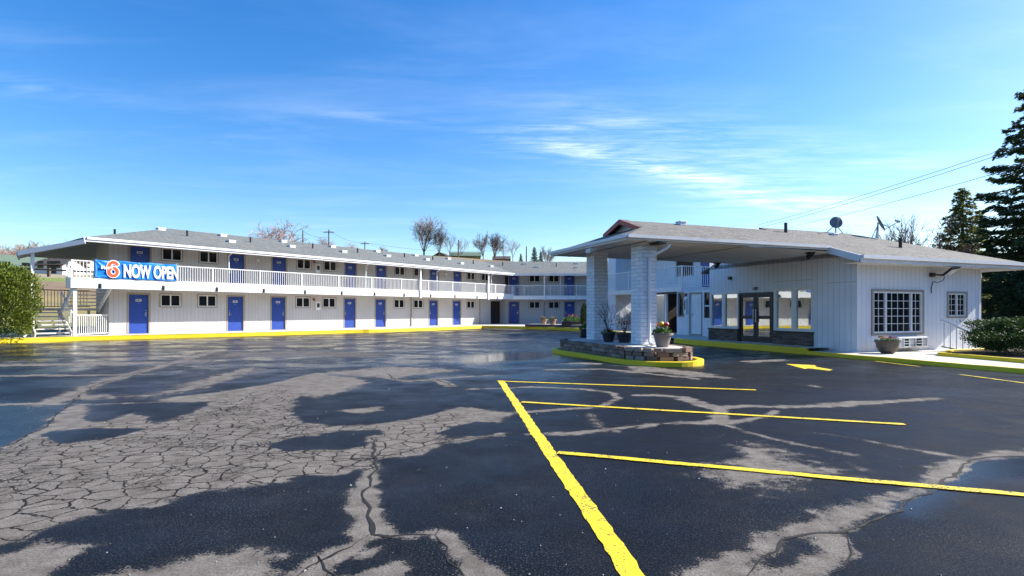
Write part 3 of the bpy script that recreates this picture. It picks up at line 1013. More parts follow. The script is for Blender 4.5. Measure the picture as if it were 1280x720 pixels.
m = MB(); m.box(1.56, 2.66, -.352, -.341, .26, .52); wpart(m, 'backing', 'dark', ac)
m = MB(); m.box(1.55, 2.67, -.372, -.353, .25, .275); m.box(1.55, 2.67, -.372, -.353, .345, .365); m.box(1.55, 2.67, -.372, -.353, .425, .445); m.box(1.55, 2.67, -.372, -.353, .51, .535)
for x in (1.55, 1.80, 2.10, 2.40, 2.645): m.box(x, x + .025, -.374, -.352, .25, .535)
for z in (.295, .32, .385, .405, .465, .49):
    for a in (1.83, 2.43): m.box(a, a + .22, -.362, -.353, z - .008, z + .008)
wpart(m, 'grille', 'white', ac)
# flood lamp on its bracket
m = MB(); m.box(3.30, 3.48, -.09, -.004, 2.50, 2.63); m.path([(3.40, -.08, 2.57), (3.5, -.22, 2.55), (3.68, -.34, 2.56)], .028, 8); fl = wpart(m, 'flood_lamp', 'dark')
m = MB(); hv = [(3.48, -.28, 2.50), (3.96, -.28, 2.57), (3.96, -.58, 2.80), (3.48, -.58, 2.73)]
m.add(hv + [(p[0], p[1], p[2] + .055) for p in hv], [(0, 1, 2, 3), (7, 6, 5, 4), (0, 4, 5, 1), (1, 5, 6, 2), (2, 6, 7, 3), (3, 7, 4, 0)]); wpart(m, 'lamp_head', 'dark', fl)
m = MB(); m.add([(3.53, -.31, 2.512), (3.91, -.31, 2.568), (3.91, -.55, 2.757), (3.53, -.55, 2.701)], [(0, 1, 2, 3)]); m.v = [(p[0], p[1] - .003, p[2] - .008) for p in m.v]; wpart(m, 'lens', 'white', fl)
m = MB(); m.path([(3.6, -.3, 2.5), (3.68, -.2, 2.38), (3.55, -.12, 2.31), (3.46, -.03, 2.34), (3.38, -.02, 2.14), (3.40, -.015, 1.96)], .012, 6); wpart(m, 'cable', 'dark', fl)
# main roof
LE, RE = -.62, 7.65
e = lambda t, s, z: (-t, s, z)
TF, TB, TR = -.56, 7.16, 3.3
hipx = RE - (TR - TF)
ZE, ZR = mz(TF), mz(TR)
fr = [e(TF, LE, ZE), e(TF, RE, ZE), e(TR, hipx, ZR), e(TR, LE, ZR)]
polys = [fr, [e(TR, .02, ZR), e(TR, hipx, ZR), e(TB, RE, ZE), e(TB, .02, ZE)], [e(TF, RE, ZE), e(TB, RE, ZE), e(TR, hipx, ZR)]]
m = MB(); m.slab(polys, .06); lroof = m.build('roof', 'shingle_l', LO)
m = MB(); m.poly([e(TF, LE, ZE - .2), e(TF, RE, ZE - .2), e(0, RE, ZE - .2), e(0, LE, ZE - .2)][::-1]); m.poly([e(0, 5.96, ZE - .2), e(TB, 5.96, ZE - .2), e(TB, RE, ZE - .2), e(0, RE, ZE - .2)]); m.build('soffit', 'white', LO)
m = MB()
m.beam(e(TF - .02, LE, ZE - .005), e(TF - .02, RE + .03, ZE - .005), .04, .2)
m.beam(e(TF, RE + .02, ZE - .005), e(TB, RE + .02, ZE - .005), .04, .2)
m.beam(e(TF - .03, LE - .02, ZE - .0), e(.50, LE - .02, mz(.50) + .0), .04, .2)
m.build('fascia', 'white', LO)
m = MB(); m.beam(e(TF - .075, LE + .02, ZE + .01), e(TF - .075, RE, ZE + .01), .07, .11); m.build('gutter', 'white', LO)
m = MB(); m.beam(e(.9, 6.0, ZE - .21), e(.9, RE - .1, ZE - .21), .12, .2); m.build('porch_beam', 'white', LO)
# canopy
CT0, CT1, CR = .51, 5.27, 2.89
CL = -7.86
zc, zr = mz(CT0), mz(CR)
GX = -6.38                                  # gablet face
zg = zc + RS * (GX - CL)
hg = (zr - zg) / RS
a0, a1 = e(CT0, CL, zc), e(CT1, CL, zc)
g0_, g1_, gp = e(CR - hg, GX, zg), e(CR + hg, GX, zg), e(CR, GX, zr)
c0, c1, cp = e(CT0, LE + .02, zc), e(CT1, LE + .02, zc), e(CR, LE + .02, zr)
polys = [[a0, c0, cp, gp, g0_], [a1, a0, g0_, g1_], [cp, c1, a1, g1_, gp]]
m = MB(); m.slab(polys, .05)
ro = m.build('canopy_roof', 'shingle_l', LO)
# gablet with red rake boards
m = MB(); m.poly([e(CR - hg, GX + .01, zg - .05), e(CR, GX + .01, zr - .05), e(CR + hg, GX + .01, zg - .05)]); m.build('gable', 'siding_lobby', LO)
gx = GX - .24
m = MB(); m.slab([[e(CR - hg - .08, gx, zg - .01), e(CR - hg - .0, GX + .02, zg + .02), e(CR, GX + .02, zr + .02), e(CR, gx, zr + .02)], [e(CR, gx, zr + .02), e(CR, GX + .02, zr + .02), e(CR + hg, GX + .02, zg + .02), e(CR + hg + .08, gx, zg - .01)]], .04); m.build('gable_roof', 'shingle_l', LO)
m = MB(); m.beam(e(CR - hg - .1, gx - .02, zg - .02), e(CR + .0, gx - .02, zr + .015), .05, .14); m.beam(e(CR + hg + .1, gx - .021, zg - .02), e(CR, gx - .021, zr + .015), .05, .14); m.build('rake_board', 'red', LO)
m = MB(); m.poly([e(CT0, CL, 3.285), e(CT1, CL, 3.285), e(CT1, -.005, 3.235), e(CT0, -.005, 3.235)][::-1]); m.build('canopy_soffit', 'soffit', LO)
m = MB()
zt = zc + .005
m.beam(e(CT0 - .02, CL - .02, zt), e(CT0 - .02, LE, zt), .05, zt - 3.275)
m.beam(e(CT0 - .0, CL - .02, zt), e(CT1 + .0, CL - .02, zt), .05, zt - 3.275)
m.beam(e(CT1 + .02, CL - .02, zt), e(CT1 + .02, -.0, zt), .05, zt - 3.275)
m.build('canopy_fascia', 'white', LO)
m = MB(); m.beam(e(CT0 - .08, CL - .05, zt + .01), e(CT0 - .08, LE, zt + .01), .07, .085); m.beam(e(CT0 - .08, CL - .08, zt + .01), e(CT1 + .05, CL - .08, zt + .01), .07, .085); m.build('gutter', 'white', LO)
m = MB(); m.box(-CT1 + .02, -CT0 - .02, CL + .62, CL + .66, 3.262, 3.284); m.box(-CT1 + .02, -CT0 - .02, -4.02, -3.98, 3.225, 3.239); m.build('soffit_joint', 'tan', LO)
# columns (centres in canopy axes)
for t, s in ((CT0 + .41 + .26, CL + .70 + .25), (CT0 + 3.23 + .26, CL + .80 + .25)):
    m = MB(); m.box(-t - .26, -t + .26, s - .25, s + .25, .44, 3.28)
    m.box(-t - .275, -t + .275, s - .265, s + .265, 3.17, 3.279)
    m.build('brick_column', 'brick', LO)
t, s = CT0 + .41, CL + .95
m = MB(); m.path([e(t - .42, s + .38, 3.20), e(t - .40, s + .30, 3.10), e(t - .045, s - .02, 2.85), e(t - .045, s - .02, .62)], .042, 8)
m.path([e(t - .045, s - .02, .62), e(t - .12, s - .06, .52), e(t - .55, s - .30, .475)], .045, 8); m.build('downspout', 'white', LO)
m = MB(); m.box(-t + .0 + .02, -t + .45, s + .0, s + .25, 3.205, 3.238); m.build('soffit_light', 'dark', LO)
for t_, s_ in ((.9, -.9), (5.0, -1.0)):
    m = MB(); m.box(-t_ - .1, -t_ + .1, s_ - .1, s_ + .1, 3.19, 3.238); m.tube(e(t_ - .12, s_ - .05, 3.16), e(t_ + .1, s_ + .04, 3.11), .06, .09, 10); m.build('spot_lamp', 'dark', LO)
m = MB(); m.tube(e(CT0 + 1.9, CL + .1, 3.20), e(CT0 + 1.9, CL - .12, 3.16), .05, .07, 8); m.tube(e(CT0 + 2.05, CL + .1, 3.20), e(CT0 + 2.05, CL - .12, 3.16), .05, .07, 8); m.build('spot_lamp', 'white', LO)
m = MB(); m.box(-5.45, -5.33, -.09, -.004, 2.62, 2.74); m.build('wall_lamp', 'dark', LO)
link('vent_pipe', ME_PIPE, lroof, (-1.0, 3.4, mz(1.0)))
link('vent_pipe', ME_PIPE, lroof, (-2.6, -.1, mz(2.6)))
link('roof_vent', ME_VENT, lroof, (-2.7, 2.3, mz(2.7) - .02)).scale = (.6, .6, .6)
link('roof_vent', ME_VENT, ro, (-(CR - .12), -4.4, zr - .04)).scale = (.6, .6, .8)
link('roof_vent', ME_VENT, lroof, (-2.2, 6.0, mz(2.2) - .35))


# satellite dishes on the ridge
def dish(t, s, label, rz, tilt, r=.42, lift=0):
    X, Y = FLo.world(-t, s)
    T = thing('satellite_dish', (X, Y, min(mz(t), ZE + RS * (RE - s)) - .02 + lift), label, 'satellite dish', 'satellite dishes on the lobby roof', rz)
    m = MB(); m.tube((0, 0, -.1 - lift), (0, 0, .45), .03, n=8); m.tube((-.35, .1, -lift), (0, 0, .35), .018); m.tube((.3, .25, -lift), (0, 0, .35), .018); m.build('mast', 'steel', T)
    m = MB()
    N, K = 24, 6
    rot = Matrix.Rotation(tilt, 4, 'X')
    vs = [Vector((0, 0, 0))]
    for k in range(1, K + 1):
        q = r * k / K
        vs += [Vector((q * math.cos(2 * math.pi * j / N), -q * q * .55, 1.08 * q * math.sin(2 * math.pi * j / N))) for j in range(N)]
    fs = [(0, 1 + j, 1 + (j + 1) % N) for j in range(N)]
    for k in range(K - 1): fs += [(1 + k * N + j, 1 + (k + 1) * N + j, 1 + (k + 1) * N + (j + 1) % N, 1 + k * N + (j + 1) % N) for j in range(N)]
    vs = [rot @ v + Vector((0, -.06, .40)) for v in vs]
    m.add(vs, fs)
    o = m.build('dish', 'dish', T, smooth=True)
    sm = o.modifiers.new('thick', 'SOLIDIFY'); sm.thickness = .012
    m = MB(); m.path([rot @ Vector((0, 0, -r * .9)) + Vector((0, -.08, .40)), rot @ Vector((0, -.55, -r * .75)) + Vector((0, -.06, .40))], .015); p = rot @ Vector((0, -.55, -r * .75)) + Vector((0, -.06, .40))
    m.tube(p + Vector((0, -.05, 0)), p + Vector((0, .12, .06)), .05, .035, 10); m.build('receiver_arm', 'steel', T)


M['dish'] = painted('dish_grey', (.17, .18, .20), .5, .15)
dish(3.25, 3.1, 'round grey satellite dish seen face on, nearer the middle of the lobby roof', R(-20), R(-22), .22)
dish(2.75, 4.7, 'satellite dish seen edge on, its arm pointing right, right of the face on dish', R(62), R(-25), .30, .28)

# ------------------------------------------------------------------ GROUND
xs = np.sinh(np.linspace(-3.6, 3.6, 680)) / math.sinh(3.6) * 60
ys = np.concatenate([np.linspace(-75, 1.5, 16), 1.5 + (np.exp(np.linspace(0.012, 3.3, 430)) - 1) / (math.exp(3.3) - 1) * 58.5])
GX_, GY_ = np.meshgrid(xs, ys)
PX = np.stack([GX_.ravel(), GY_.ravel()], 1)


def seg_dist(P, poly, closed):
    A = np.array(poly); B = np.roll(A, -1, 0)
    if not closed: A, B = A[:-1], B[:-1]
    d = np.full(len(P), 1e9)
    for a, b in zip(A, B):
        ab = b - a
        t = np.clip(((P - a) @ ab) / max(ab @ ab, 1e-9), 0, 1)
        d = np.minimum(d, np.hypot(*(P - a - t[:, None] * ab).T))
    return d


def inside(P, poly):
    x, y = P.T
    r = np.zeros(len(P), bool)
    n = len(poly)
    for i in range(n):
        x1, y1 = poly[i]; x2, y2 = poly[(i + 1) % n]
        c = (y1 > y) != (y2 > y)
        with np.errstate(divide='ignore', invalid='ignore'):
            r ^= c & (x < (x2 - x1) * (y - y1) / (y2 - y1 + 1e-12) + x1)
    return r


def sdf(poly):
    d = seg_dist(PX, poly, True)
    return np.where(inside(PX, poly), d, -d)


def cA(pts): return [ground(x / 2.25, 400 + y / 2.25) for x, y in pts]            # survey sheet A: left third of the lot
def cB(pts): return [ground(400 + x / 2.25, 400 + y / 2.25) for x, y in pts]      # sheet B: middle
def cC(pts): return [ground(800 + x / 2.4, 420 + y / 2.4) for x, y in pts]        # sheet C: right


dry = np.full(len(PX), -1.0)


def add_dry(poly, soft):
    global dry
    dry = np.maximum(dry, np.clip(sdf(poly) / (soft * 1.5), -1, 1))


def cut(poly, soft):
    global dry
    dry = np.minimum(dry, -np.clip(sdf(poly) / soft, -1, 1))


def add_line(pts, w, soft=None):
    global dry
    soft = max(soft or w, .05 + .006 * math.hypot(*pts[0]))
    dry = np.maximum(dry, np.clip((w - seg_dist(PX, pts, False)) / soft, -1, 1))


add_dry(cA([(-60, 380), (0, 365), (60, 335), (110, 310), (160, 270), (190, 243), (300, 234), (420, 232), (500, 215), (600, 205), (700, 190), (800, 170), (850, 155), (890, 150), (1010, 165), (1000, 172), (900, 185), (870, 198), (830, 225), (820, 265), (850, 290), (950, 298), (1080, 290), (1240, 260), (1300, 245), (1450, 262), (1400, 285), (1260, 300), (1240, 335), (1420, 318), (1420, 328), (1240, 350), (1180, 380), (1060, 395), (1060, 420), (960, 425), (700, 470), (540, 490), (440, 520), (330, 530), (250, 550), (110, 590), (50, 625), (-60, 650)]), .09)
cut(cA([(230, 285), (250, 240), (380, 235), (420, 233), (590, 230), (560, 252), (470, 285), (440, 292), (370, 262), (300, 285)]), .12)
cut(cA([(110, 325), (150, 312), (260, 303), (410, 306), (320, 330), (180, 348)]), .07)
cut(cA([(750, 350), (830, 330), (960, 318), (1070, 308), (1078, 325), (1060, 350), (930, 362), (800, 370)]), .06)
cut(cB([(0, 320), (60, 312), (160, 308), (180, 320), (150, 350), (60, 365), (0, 362)]), .06)
cut(cB([(320, 322), (380, 300), (440, 285), (470, 290), (420, 312)]), .05)
cut(cA([(790, 448), (880, 435), (960, 432), (1000, 440), (940, 455), (840, 460)]), .04)
add_line(cA([(140, 235), (200, 210), (270, 180), (450, 130), (520, 112), (600, 88)]), .16, .25)
add_line(cA([(-30, 239), (60, 236), (250, 237)]), .07)
add_line(cA([(230, 218), (420, 214), (540, 190), (620, 160), (700, 138)]), .22, .5)
add_line(cA([(150, 157), (420, 153)]), .12)
add_line(cA([(-30, 128), (240, 124), (430, 120)]), .35, .4)
add_line(cA([(-30, 158), (160, 155)]), .15, .2)
add_dry(cA([(900, 150), (1100, 130), (1290, 142), (1100, 165)]), .3)
# trunk crack with dried margins, middle
add_line(cB([(155, 330), (152, 380), (140, 440), (122, 480)]), .085, .08)
add_line(cB([(122, 480), (125, 520), (140, 560), (130, 605)]), .11, .09)
add_line(cB([(140, 600), (190, 606), (240, 606), (330, 600)]), .045, .05)
add_line(cB([(170, 560), (180, 585), (200, 600)]), .05, .07)
add_line(cB([(130, 605), (100, 630), (50, 660), (0, 690), (-60, 740)]), .075, .05)
add_line(cB([(330, 600), (370, 625), (400, 650), (440, 685), (500, 730)]), .075, .07)
add_dry(cB([(100, 720), (190, 690), (230, 680), (260, 700), (250, 740), (100, 760)]), .05)
add_dry(cB([(330, 600), (350, 590), (400, 620), (420, 660), (480, 700), (560, 740), (420, 760), (380, 680)]), .05)
add_line(cB([(110, 668), (150, 650), (180, 632)]), .03)
add_dry(cA([(-80, 690), (60, 640), (130, 620), (250, 640), (190, 690), (90, 740), (-80, 800)]), .09)
add_dry(cA([(270, 720), (330, 705), (450, 690), (620, 658), (700, 650), (790, 662), (760, 700), (700, 760), (250, 800)]), .10)
add_dry(cA([(800, 740), (840, 690), (900, 650), (960, 630), (1030, 600), (1040, 615), (960, 650), (930, 700), (960, 720), (960, 780), (800, 800)]), .06)
add_line(cB([(0, 430), (60, 432), (90, 418)]), .06)
# streaks in the middle distance
add_line(cB([(180, 148), (190, 165), (250, 172), (330, 165), (480, 155)]), .09, .1)
add_line(cB([(330, 170), (370, 186)]), .12, .1)
add_dry(cB([(50, 256), (110, 246), (180, 243), (185, 252), (120, 262)]), .1)
add_dry(cB([(0, 165), (90, 158), (140, 176), (70, 200), (0, 220), (-80, 210)]), .15)
add_line(cB([(560, 260), (700, 250), (790, 245), (840, 220), (820, 205), (750, 195), (600, 188), (420, 195)]), .07, .09)
add_line(cB([(590, 322), (700, 320), (800, 310), (930, 292), (1010, 288), (1100, 285)]), .055, .05)
add_line(cB([(760, 262), (790, 300), (830, 312)]), .04)
add_line(cB([(640, 140), (800, 138), (1060, 165)]), .10, .12)
add_line(cB([(700, 120), (880, 128), (1080, 152)]), .22, .3)
# right
add_line(cC([(-10, 178), (60, 178), (130, 183), (190, 205), (240, 214), (330, 210), (420, 213), (560, 210), (700, 200), (890, 187)]), .10, .08)
add_dry(cC([(540, 204), (640, 194), (730, 200), (620, 215)]), .08)
add_line(cC([(130, 190), (240, 222), (240, 262)]), .10, .1)
add_line(cC([(0, 275), (60, 262), (160, 262), (250, 264), (380, 240), (410, 225)]), .06, .05)
add_line(cC([(240, 262), (330, 290), (450, 320), (640, 355)]), .03, .05)
add_line(cC([(520, 290), (640, 305), (760, 330), (880, 352), (980, 365)]), .035, .03)
add_dry(cC([(200, 412), (300, 378), (330, 335), (380, 335), (430, 362), (420, 378), (520, 392), (660, 420), (500, 420), (420, 445), (290, 440)]), .30)
add_dry(cC([(1300, 325), (1152, 342), (1060, 345), (970, 365), (880, 400), (850, 435), (740, 465), (640, 490), (500, 545), (440, 580), (330, 640), (200, 670), (100, 720), (60, 800), (300, 800), (330, 720), (370, 662), (450, 604), (520, 586), (600, 584), (720, 549), (790, 512), (860, 468), (920, 443), (975, 403), (1012, 372), (1152, 362), (1300, 345)]), .10)
add_dry(cC([(520, 586), (600, 590), (655, 650), (570, 712), (470, 790), (300, 800), (340, 715), (450, 690), (540, 640)]), .06)
add_dry(cC([(480, 144), (550, 150), (530, 153)]), .2)
add_dry(cC([(-20, 92), (100, 100), (265, 126), (160, 122), (60, 108), (-20, 110)]), .25)
add_dry(cC([(300, 70), (420, 68), (440, 74), (330, 80)]), .3)
cut(cC([(1010, 376), (1152, 366), (1300, 350), (1300, 900), (520, 800), (660, 655), (610, 592), (725, 557), (862, 474), (922, 449), (978, 408)]), .03)

cracks = [cB([(155, 330), (160, 380), (140, 450), (118, 490), (136, 530), (140, 575), (138, 605), (190, 615), (250, 612), (325, 605)]),
          cB([(138, 605), (90, 640), (40, 668), (-10, 700), (-60, 740)]),
          cB([(325, 605), (350, 640), (372, 680), (400, 725)]), cB([(325, 605), (330, 575)]),
          cA([(890, 690), (905, 665), (925, 700), (945, 740)]),
          cC([(318, 725), (345, 680), (380, 655), (450, 605), (520, 586), (600, 586), (720, 550), (790, 513), (862, 470), (922, 444), (976, 404), (1012, 372), (1080, 366), (1170, 362)]),
          cC([(350, 672), (400, 690), (430, 712)]), cC([(600, 588), (640, 625), (655, 652), (570, 715)]),
          cC([(480, 130), (620, 152), (760, 175), (900, 195), (1152, 232)]),
          cA([(0, 362), (60, 338), (120, 303), (165, 262), (270, 182), (450, 128)]), cB([(0, 392), (90, 390), (160, 392), (330, 345), (590, 318)]), cB([(760, 262), (795, 300), (930, 292)]),
          cB([(188, 150), (215, 172), (330, 165), (375, 188)])]
gat = np.clip(.5 + sdf(cA([(-80, 380), (60, 345), (200, 300), (420, 280), (560, 235), (800, 185), (830, 240), (850, 300), (1050, 300), (1100, 350), (1060, 425), (950, 425), (700, 470), (500, 500), (330, 535), (100, 600), (-80, 680)])) / .5, 0, 1)
gat = np.maximum(gat, .75 * np.clip(.5 + sdf(cB([(-20, 300), (180, 300), (320, 265), (420, 262), (440, 330), (250, 380), (120, 420), (-20, 420)])) / .4, 0, 1))
pud = np.clip(.5 + sdf([ground(x, y) for x, y in ((560, 452), (575, 445), (620, 440), (690, 438), (706, 444), (690, 450), (630, 453), (600, 458))]) / 1.2, 0, 1)
pud = np.maximum(pud, np.clip(.5 + sdf(cA([(-90, 240), (160, 240), (165, 260), (60, 335), (-90, 372)])) / 1.6, 0, .5))
pud = np.maximum(pud, np.clip(.5 + sdf(cC([(1012, 380), (1300, 360), (1300, 420), (1000, 430), (900, 470), (800, 525), (780, 520), (900, 452)])) / .4, 0, .6))
pud = np.maximum(pud, .35 * np.clip(.5 + sdf([ground(x, y) for x, y in ((100, 424), (330, 421), (450, 417), (430, 419), (250, 427), (100, 431))]) / 2, 0, 1))
dry = np.minimum(dry, 1 - 2 * pud * (pud > .8))
far = np.clip((PX[:, 1] - 8) / 8, 0, 1) * np.clip((4.5 - PX[:, 0]) / 4, .62, 1)
me = bpy.data.meshes.new('parking_lot')
NX, NY = len(xs), len(ys)
V = np.zeros((NX * NY, 3)); V[:, :2] = PX
idx = np.arange(NX * NY).reshape(NY, NX)
F = np.stack([idx[:-1, :-1], idx[:-1, 1:], idx[1:, 1:], idx[1:, :-1]], -1).reshape(-1, 4)
me.from_pydata(V.tolist(), [], F.tolist())
for nm, a in (('dry', dry), ('gator', gat), ('puddle', pud), ('far', far)):
    me.attributes.new(nm, 'FLOAT', 'POINT').data.foreach_set('value', a.astype(np.float32))
me.materials.append(M['asphalt'])
tag(link('parking_lot', me), kind='structure')

# terrain rising behind the motel
gx, gy = np.meshgrid(np.linspace(-400, 400, 161), np.concatenate([np.linspace(-150, 20, 24), np.linspace(22, 160, 110), np.linspace(165, 800, 30)]))
T2 = np.stack([gx.ravel(), gy.ravel()], 1)


def sstep(a, b, x):
    t = np.clip((x - a) / (b - a), 0, 1)
    return t * t * (3 - 2 * t)


def terrain_z(x, y):
    o = -.7815 * x + .624 * y - 33.46
    z = np.interp(o, [14, 17, 30, 43, 53, 94, 200], [0, .7, 3.3, 4.75, 5.6, 8.2, 12])
    z = z * sstep(20, 40, y + .35 * (-20 - x) * (x < -20)) + 7.3 * sstep(64, 108, y) * sstep(-62, -25, x)
    z = z + 26 * sstep(-85, -150, y) + 15 * sstep(61, 85, x) * sstep(34, 22, y)  # unseen rises behind the camera and at right, added for dark window reflections
    return z + .5 * np.sin(x * .07) * sstep(70, 120, y) * np.cos(y * .05) - .05


tz = terrain_z(T2[:, 0], T2[:, 1])
lot_in = (np.abs(T2[:, 0]) < 59) & (T2[:, 1] < 59) & (T2[:, 1] > -74)
tz = np.where(lot_in & (tz < .1), -.12, tz)
me = bpy.data.meshes.new('ground')
ny, nx = gx.shape
idx = np.arange(nx * ny).reshape(ny, nx)
F = np.stack([idx[:-1, :-1], idx[:-1, 1:], idx[1:, 1:], idx[1:, :-1]], -1).reshape(-1, 4)
me.from_pydata(np.column_stack([T2, tz]).tolist(), [], F.tolist())
me.materials.append(M['terrain'])
me.polygons.foreach_set('use_smooth', [True] * len(me.polygons))
tag(link('ground', me), kind='structure')


def tz1(x, y): return float(terrain_z(np.array([x]), np.array([y]))[0])


# kerbs and walkways
def resample(pts, step=.4):
    out = []
    for a, b in zip(pts[:-1], pts[1:]):
        a, b = Vector(a), Vector(b)
        k = max(1, int((b - a).length / step))
        out += [tuple(a.lerp(b, i / k)) for i in range(k)]
    return out + [tuple(pts[-1])]


def smooth_line(pts, it=2):
    for _ in range(it):
        q = [pts[0]]
        for a, b in zip(pts[:-1], pts[1:]):
            q += [tuple(Vector(a) * .75 + Vector(b) * .25), tuple(Vector(a) * .25 + Vector(b) * .75)]
        pts = q + [pts[-1]]
    return pts


def kerb(pts, z0, z1, w, mat, name='kerb', jit=.006, side=1, zend=None):
    """strip of kerb with a rounded top nose; lot side on the right hand of the path"""
    pts = resample(pts)
    m = MB()
    n = len(pts)
    prof = [(0, z0), (.012, z1 - .03), (.035, z1 - .004), (w - .02, z1), (w, z1 - .01), (w, z0)]
    k = len(prof)
    for i, p in enumerate(pts):
        a = Vector(pts[max(i - 1, 0)]); b = Vector(pts[min(i + 1, n - 1)])
        d = (b - a).normalized()
        nr = Vector((-d.y, d.x)) * side
        j = random.uniform(-jit, jit)
        for u, z in prof:
            m.v.append((p[0] + nr.x * (u + j), p[1] + nr.y * (u + j), z + (j * .6 if z > z0 else 0)))
    for i in range(n - 1):
        for q in range(k - 1):
            a = i * k + q
            m.f.append((a, a + k, a + k + 1, a + 1) if side > 0 else (a, a + 1, a + k + 1, a + k))
    m.f.append(tuple(range(k))); m.f.append(tuple((n - 1) * k + q for q in range(k - 1, -1, -1)))
    return tag(m.build(name, mat), kind='structure')


K1 = [(-30, 19.0), (-24.5, 21.6), (-21.7, 23.9), (-20.4, 25.8), (-18.4, 27.5), (-14.9, 30.3), (-12.2, 32.9), (-10.0, 35.3), (-8.6, 36.0), (-5.2, 40.6), (-2.4, 45.2)]
K2 = [(-2.4, 45.2), (-.2, 44.3), (1.5, 42.7), (4.7, 38.9), (6.0, 34.0), (6.75, 28.5)]
K3 = [(6.75, 28.5), (7.25, 23.2)]
lobk = lambda t, s: FLo.world(-t, s)
K1s, K2s = smooth_line(K1), smooth_line(K2)
kerb(K1s, -.02, BASE_Z, .16, 'yellow')
kerb(K2s, -.02, BASE_Z, .16, 'yellow')
kerb([K2s[-1], (7.0, 25.6)], -.02, BASE_Z, .16, 'yellow')
kerb([(7.05, 24.4), (7.25, 23.2), lobk(1.0, -1.02)], -.02, BASE_Z, .16, 'yellow')
kerb([(7.0, 25.6), (7.05, 24.4)], -.02, .10, .16, 'soil')
kerb([lobk(1.0, -1.02), lobk(-2.5, -1.12), lobk(-14, -1.5)], -.02, .11, .12, 'yellow')


def sheet(name, pts, z, mat):
    bm = bmesh.new()
    vs = [bm.verts.new((p[0], p[1], z)) for p in pts]
    f = bm.faces.new(vs)
    if f.normal.z < 0: f.normal_flip()
    bmesh.ops.triangulate(bm, faces=bm.faces)
    me = bpy.data.meshes.new(name); bm.to_mesh(me); bm.free()
    for p in me.polygons:
        pass
    me.materials.append(M[mat])
    return tag(link(name, me), kind='structure')


def ribbon(name, A, B, z, mat):
    """paving between two edge lines, given point for point"""
    m = MB()
    for a, b, c, d in zip(A[:-1], A[1:], B[1:], B[:-1]): m.poly([(*a, z), (*b, z), (*c, z), (*d, z)])
    return tag(m.build(name, mat), kind='structure')


def along(path, n):
    P = [Vector(p) for p in path]
    L = [0]
    for a, b in zip(P[:-1], P[1:]): L.append(L[-1] + (b - a).length)
    out = []
    for i in range(n):
        q = L[-1] * i / (n - 1)
        k = max(j for j in range(len(L) - 1) if L[j] <= q + 1e-9)
        out.append(tuple(P[k].lerp(P[k + 1], (q - L[k]) / (L[k + 1] - L[k]))))
    return out


W1 = [FL.world(FL.loc(*p)[0], 3.2) for p in K1s]
ribbon('walkway', K1s, W1, BASE_Z - .008, 'concrete')
K2r = along(K2s, 24)
ribbon('walkway', K2r, along([W1[-1], (.5, 55), (9.5, 55), (12, 45), FA.world(-2.5, 4)], 24), BASE_Z - .008, 'concrete')
ribbon('walkway', [K2r[-1], (7.05, 24.5), (7.3, 23.2), lobk(.95, -.95)], [FA.world(-2.5, 4), FA.world(1.5, 3), lobk(6.3, .5), lobk(.95, .5)], BASE_Z - .008, 'concrete')
sheet('sidewalk', [lobk(1.0, -.98), lobk(-2.5, -1.08), lobk(-14, -1.46), lobk(-14, .25), lobk(-4.1, .42), lobk(-1.7, .95), lobk(-.9, 2.6), lobk(-.9, 5.0), lobk(.02, 6.0), lobk(.5, .5)], .104, 'concrete')
kerb([lobk(-.95, 4.6), lobk(-1.0, 2.6), lobk(-1.7, .95), lobk(-4.1, .42), lobk(-14, .25)], .0, .20, .15, 'yellow', side=1)
sheet('planting_bed', [lobk(-1.1, 2.7), lobk(-1.75, 1.05), lobk(-4.1, .52), lobk(-14, .35), lobk(-14, 12), lobk(-1, 12), lobk(1, 8.5), lobk(-.8, 5.2)], .15, 'soil')

# island under the canopy
OX, OY = FLo.world(-CT0, CL)
isl = lambda v, s: FLo.world(-CT0 - v, CL + s)


def stadium(v0, v1, s0, s1, n=14):
    r = (s1 - s0) / 2; c = (s0 + s1) / 2
    p = [(v0 + 1.25 * r - 1.25 * r * math.sin(math.pi * i / n), c - r * math.cos(math.pi * i / n)) for i in range(n + 1)]
    q = [(v1 - 1.25 * r + 1.25 * r * math.sin(math.pi * i / n), c + r * math.cos(math.pi * i / n)) for i in range(n + 1)]
    return p + q


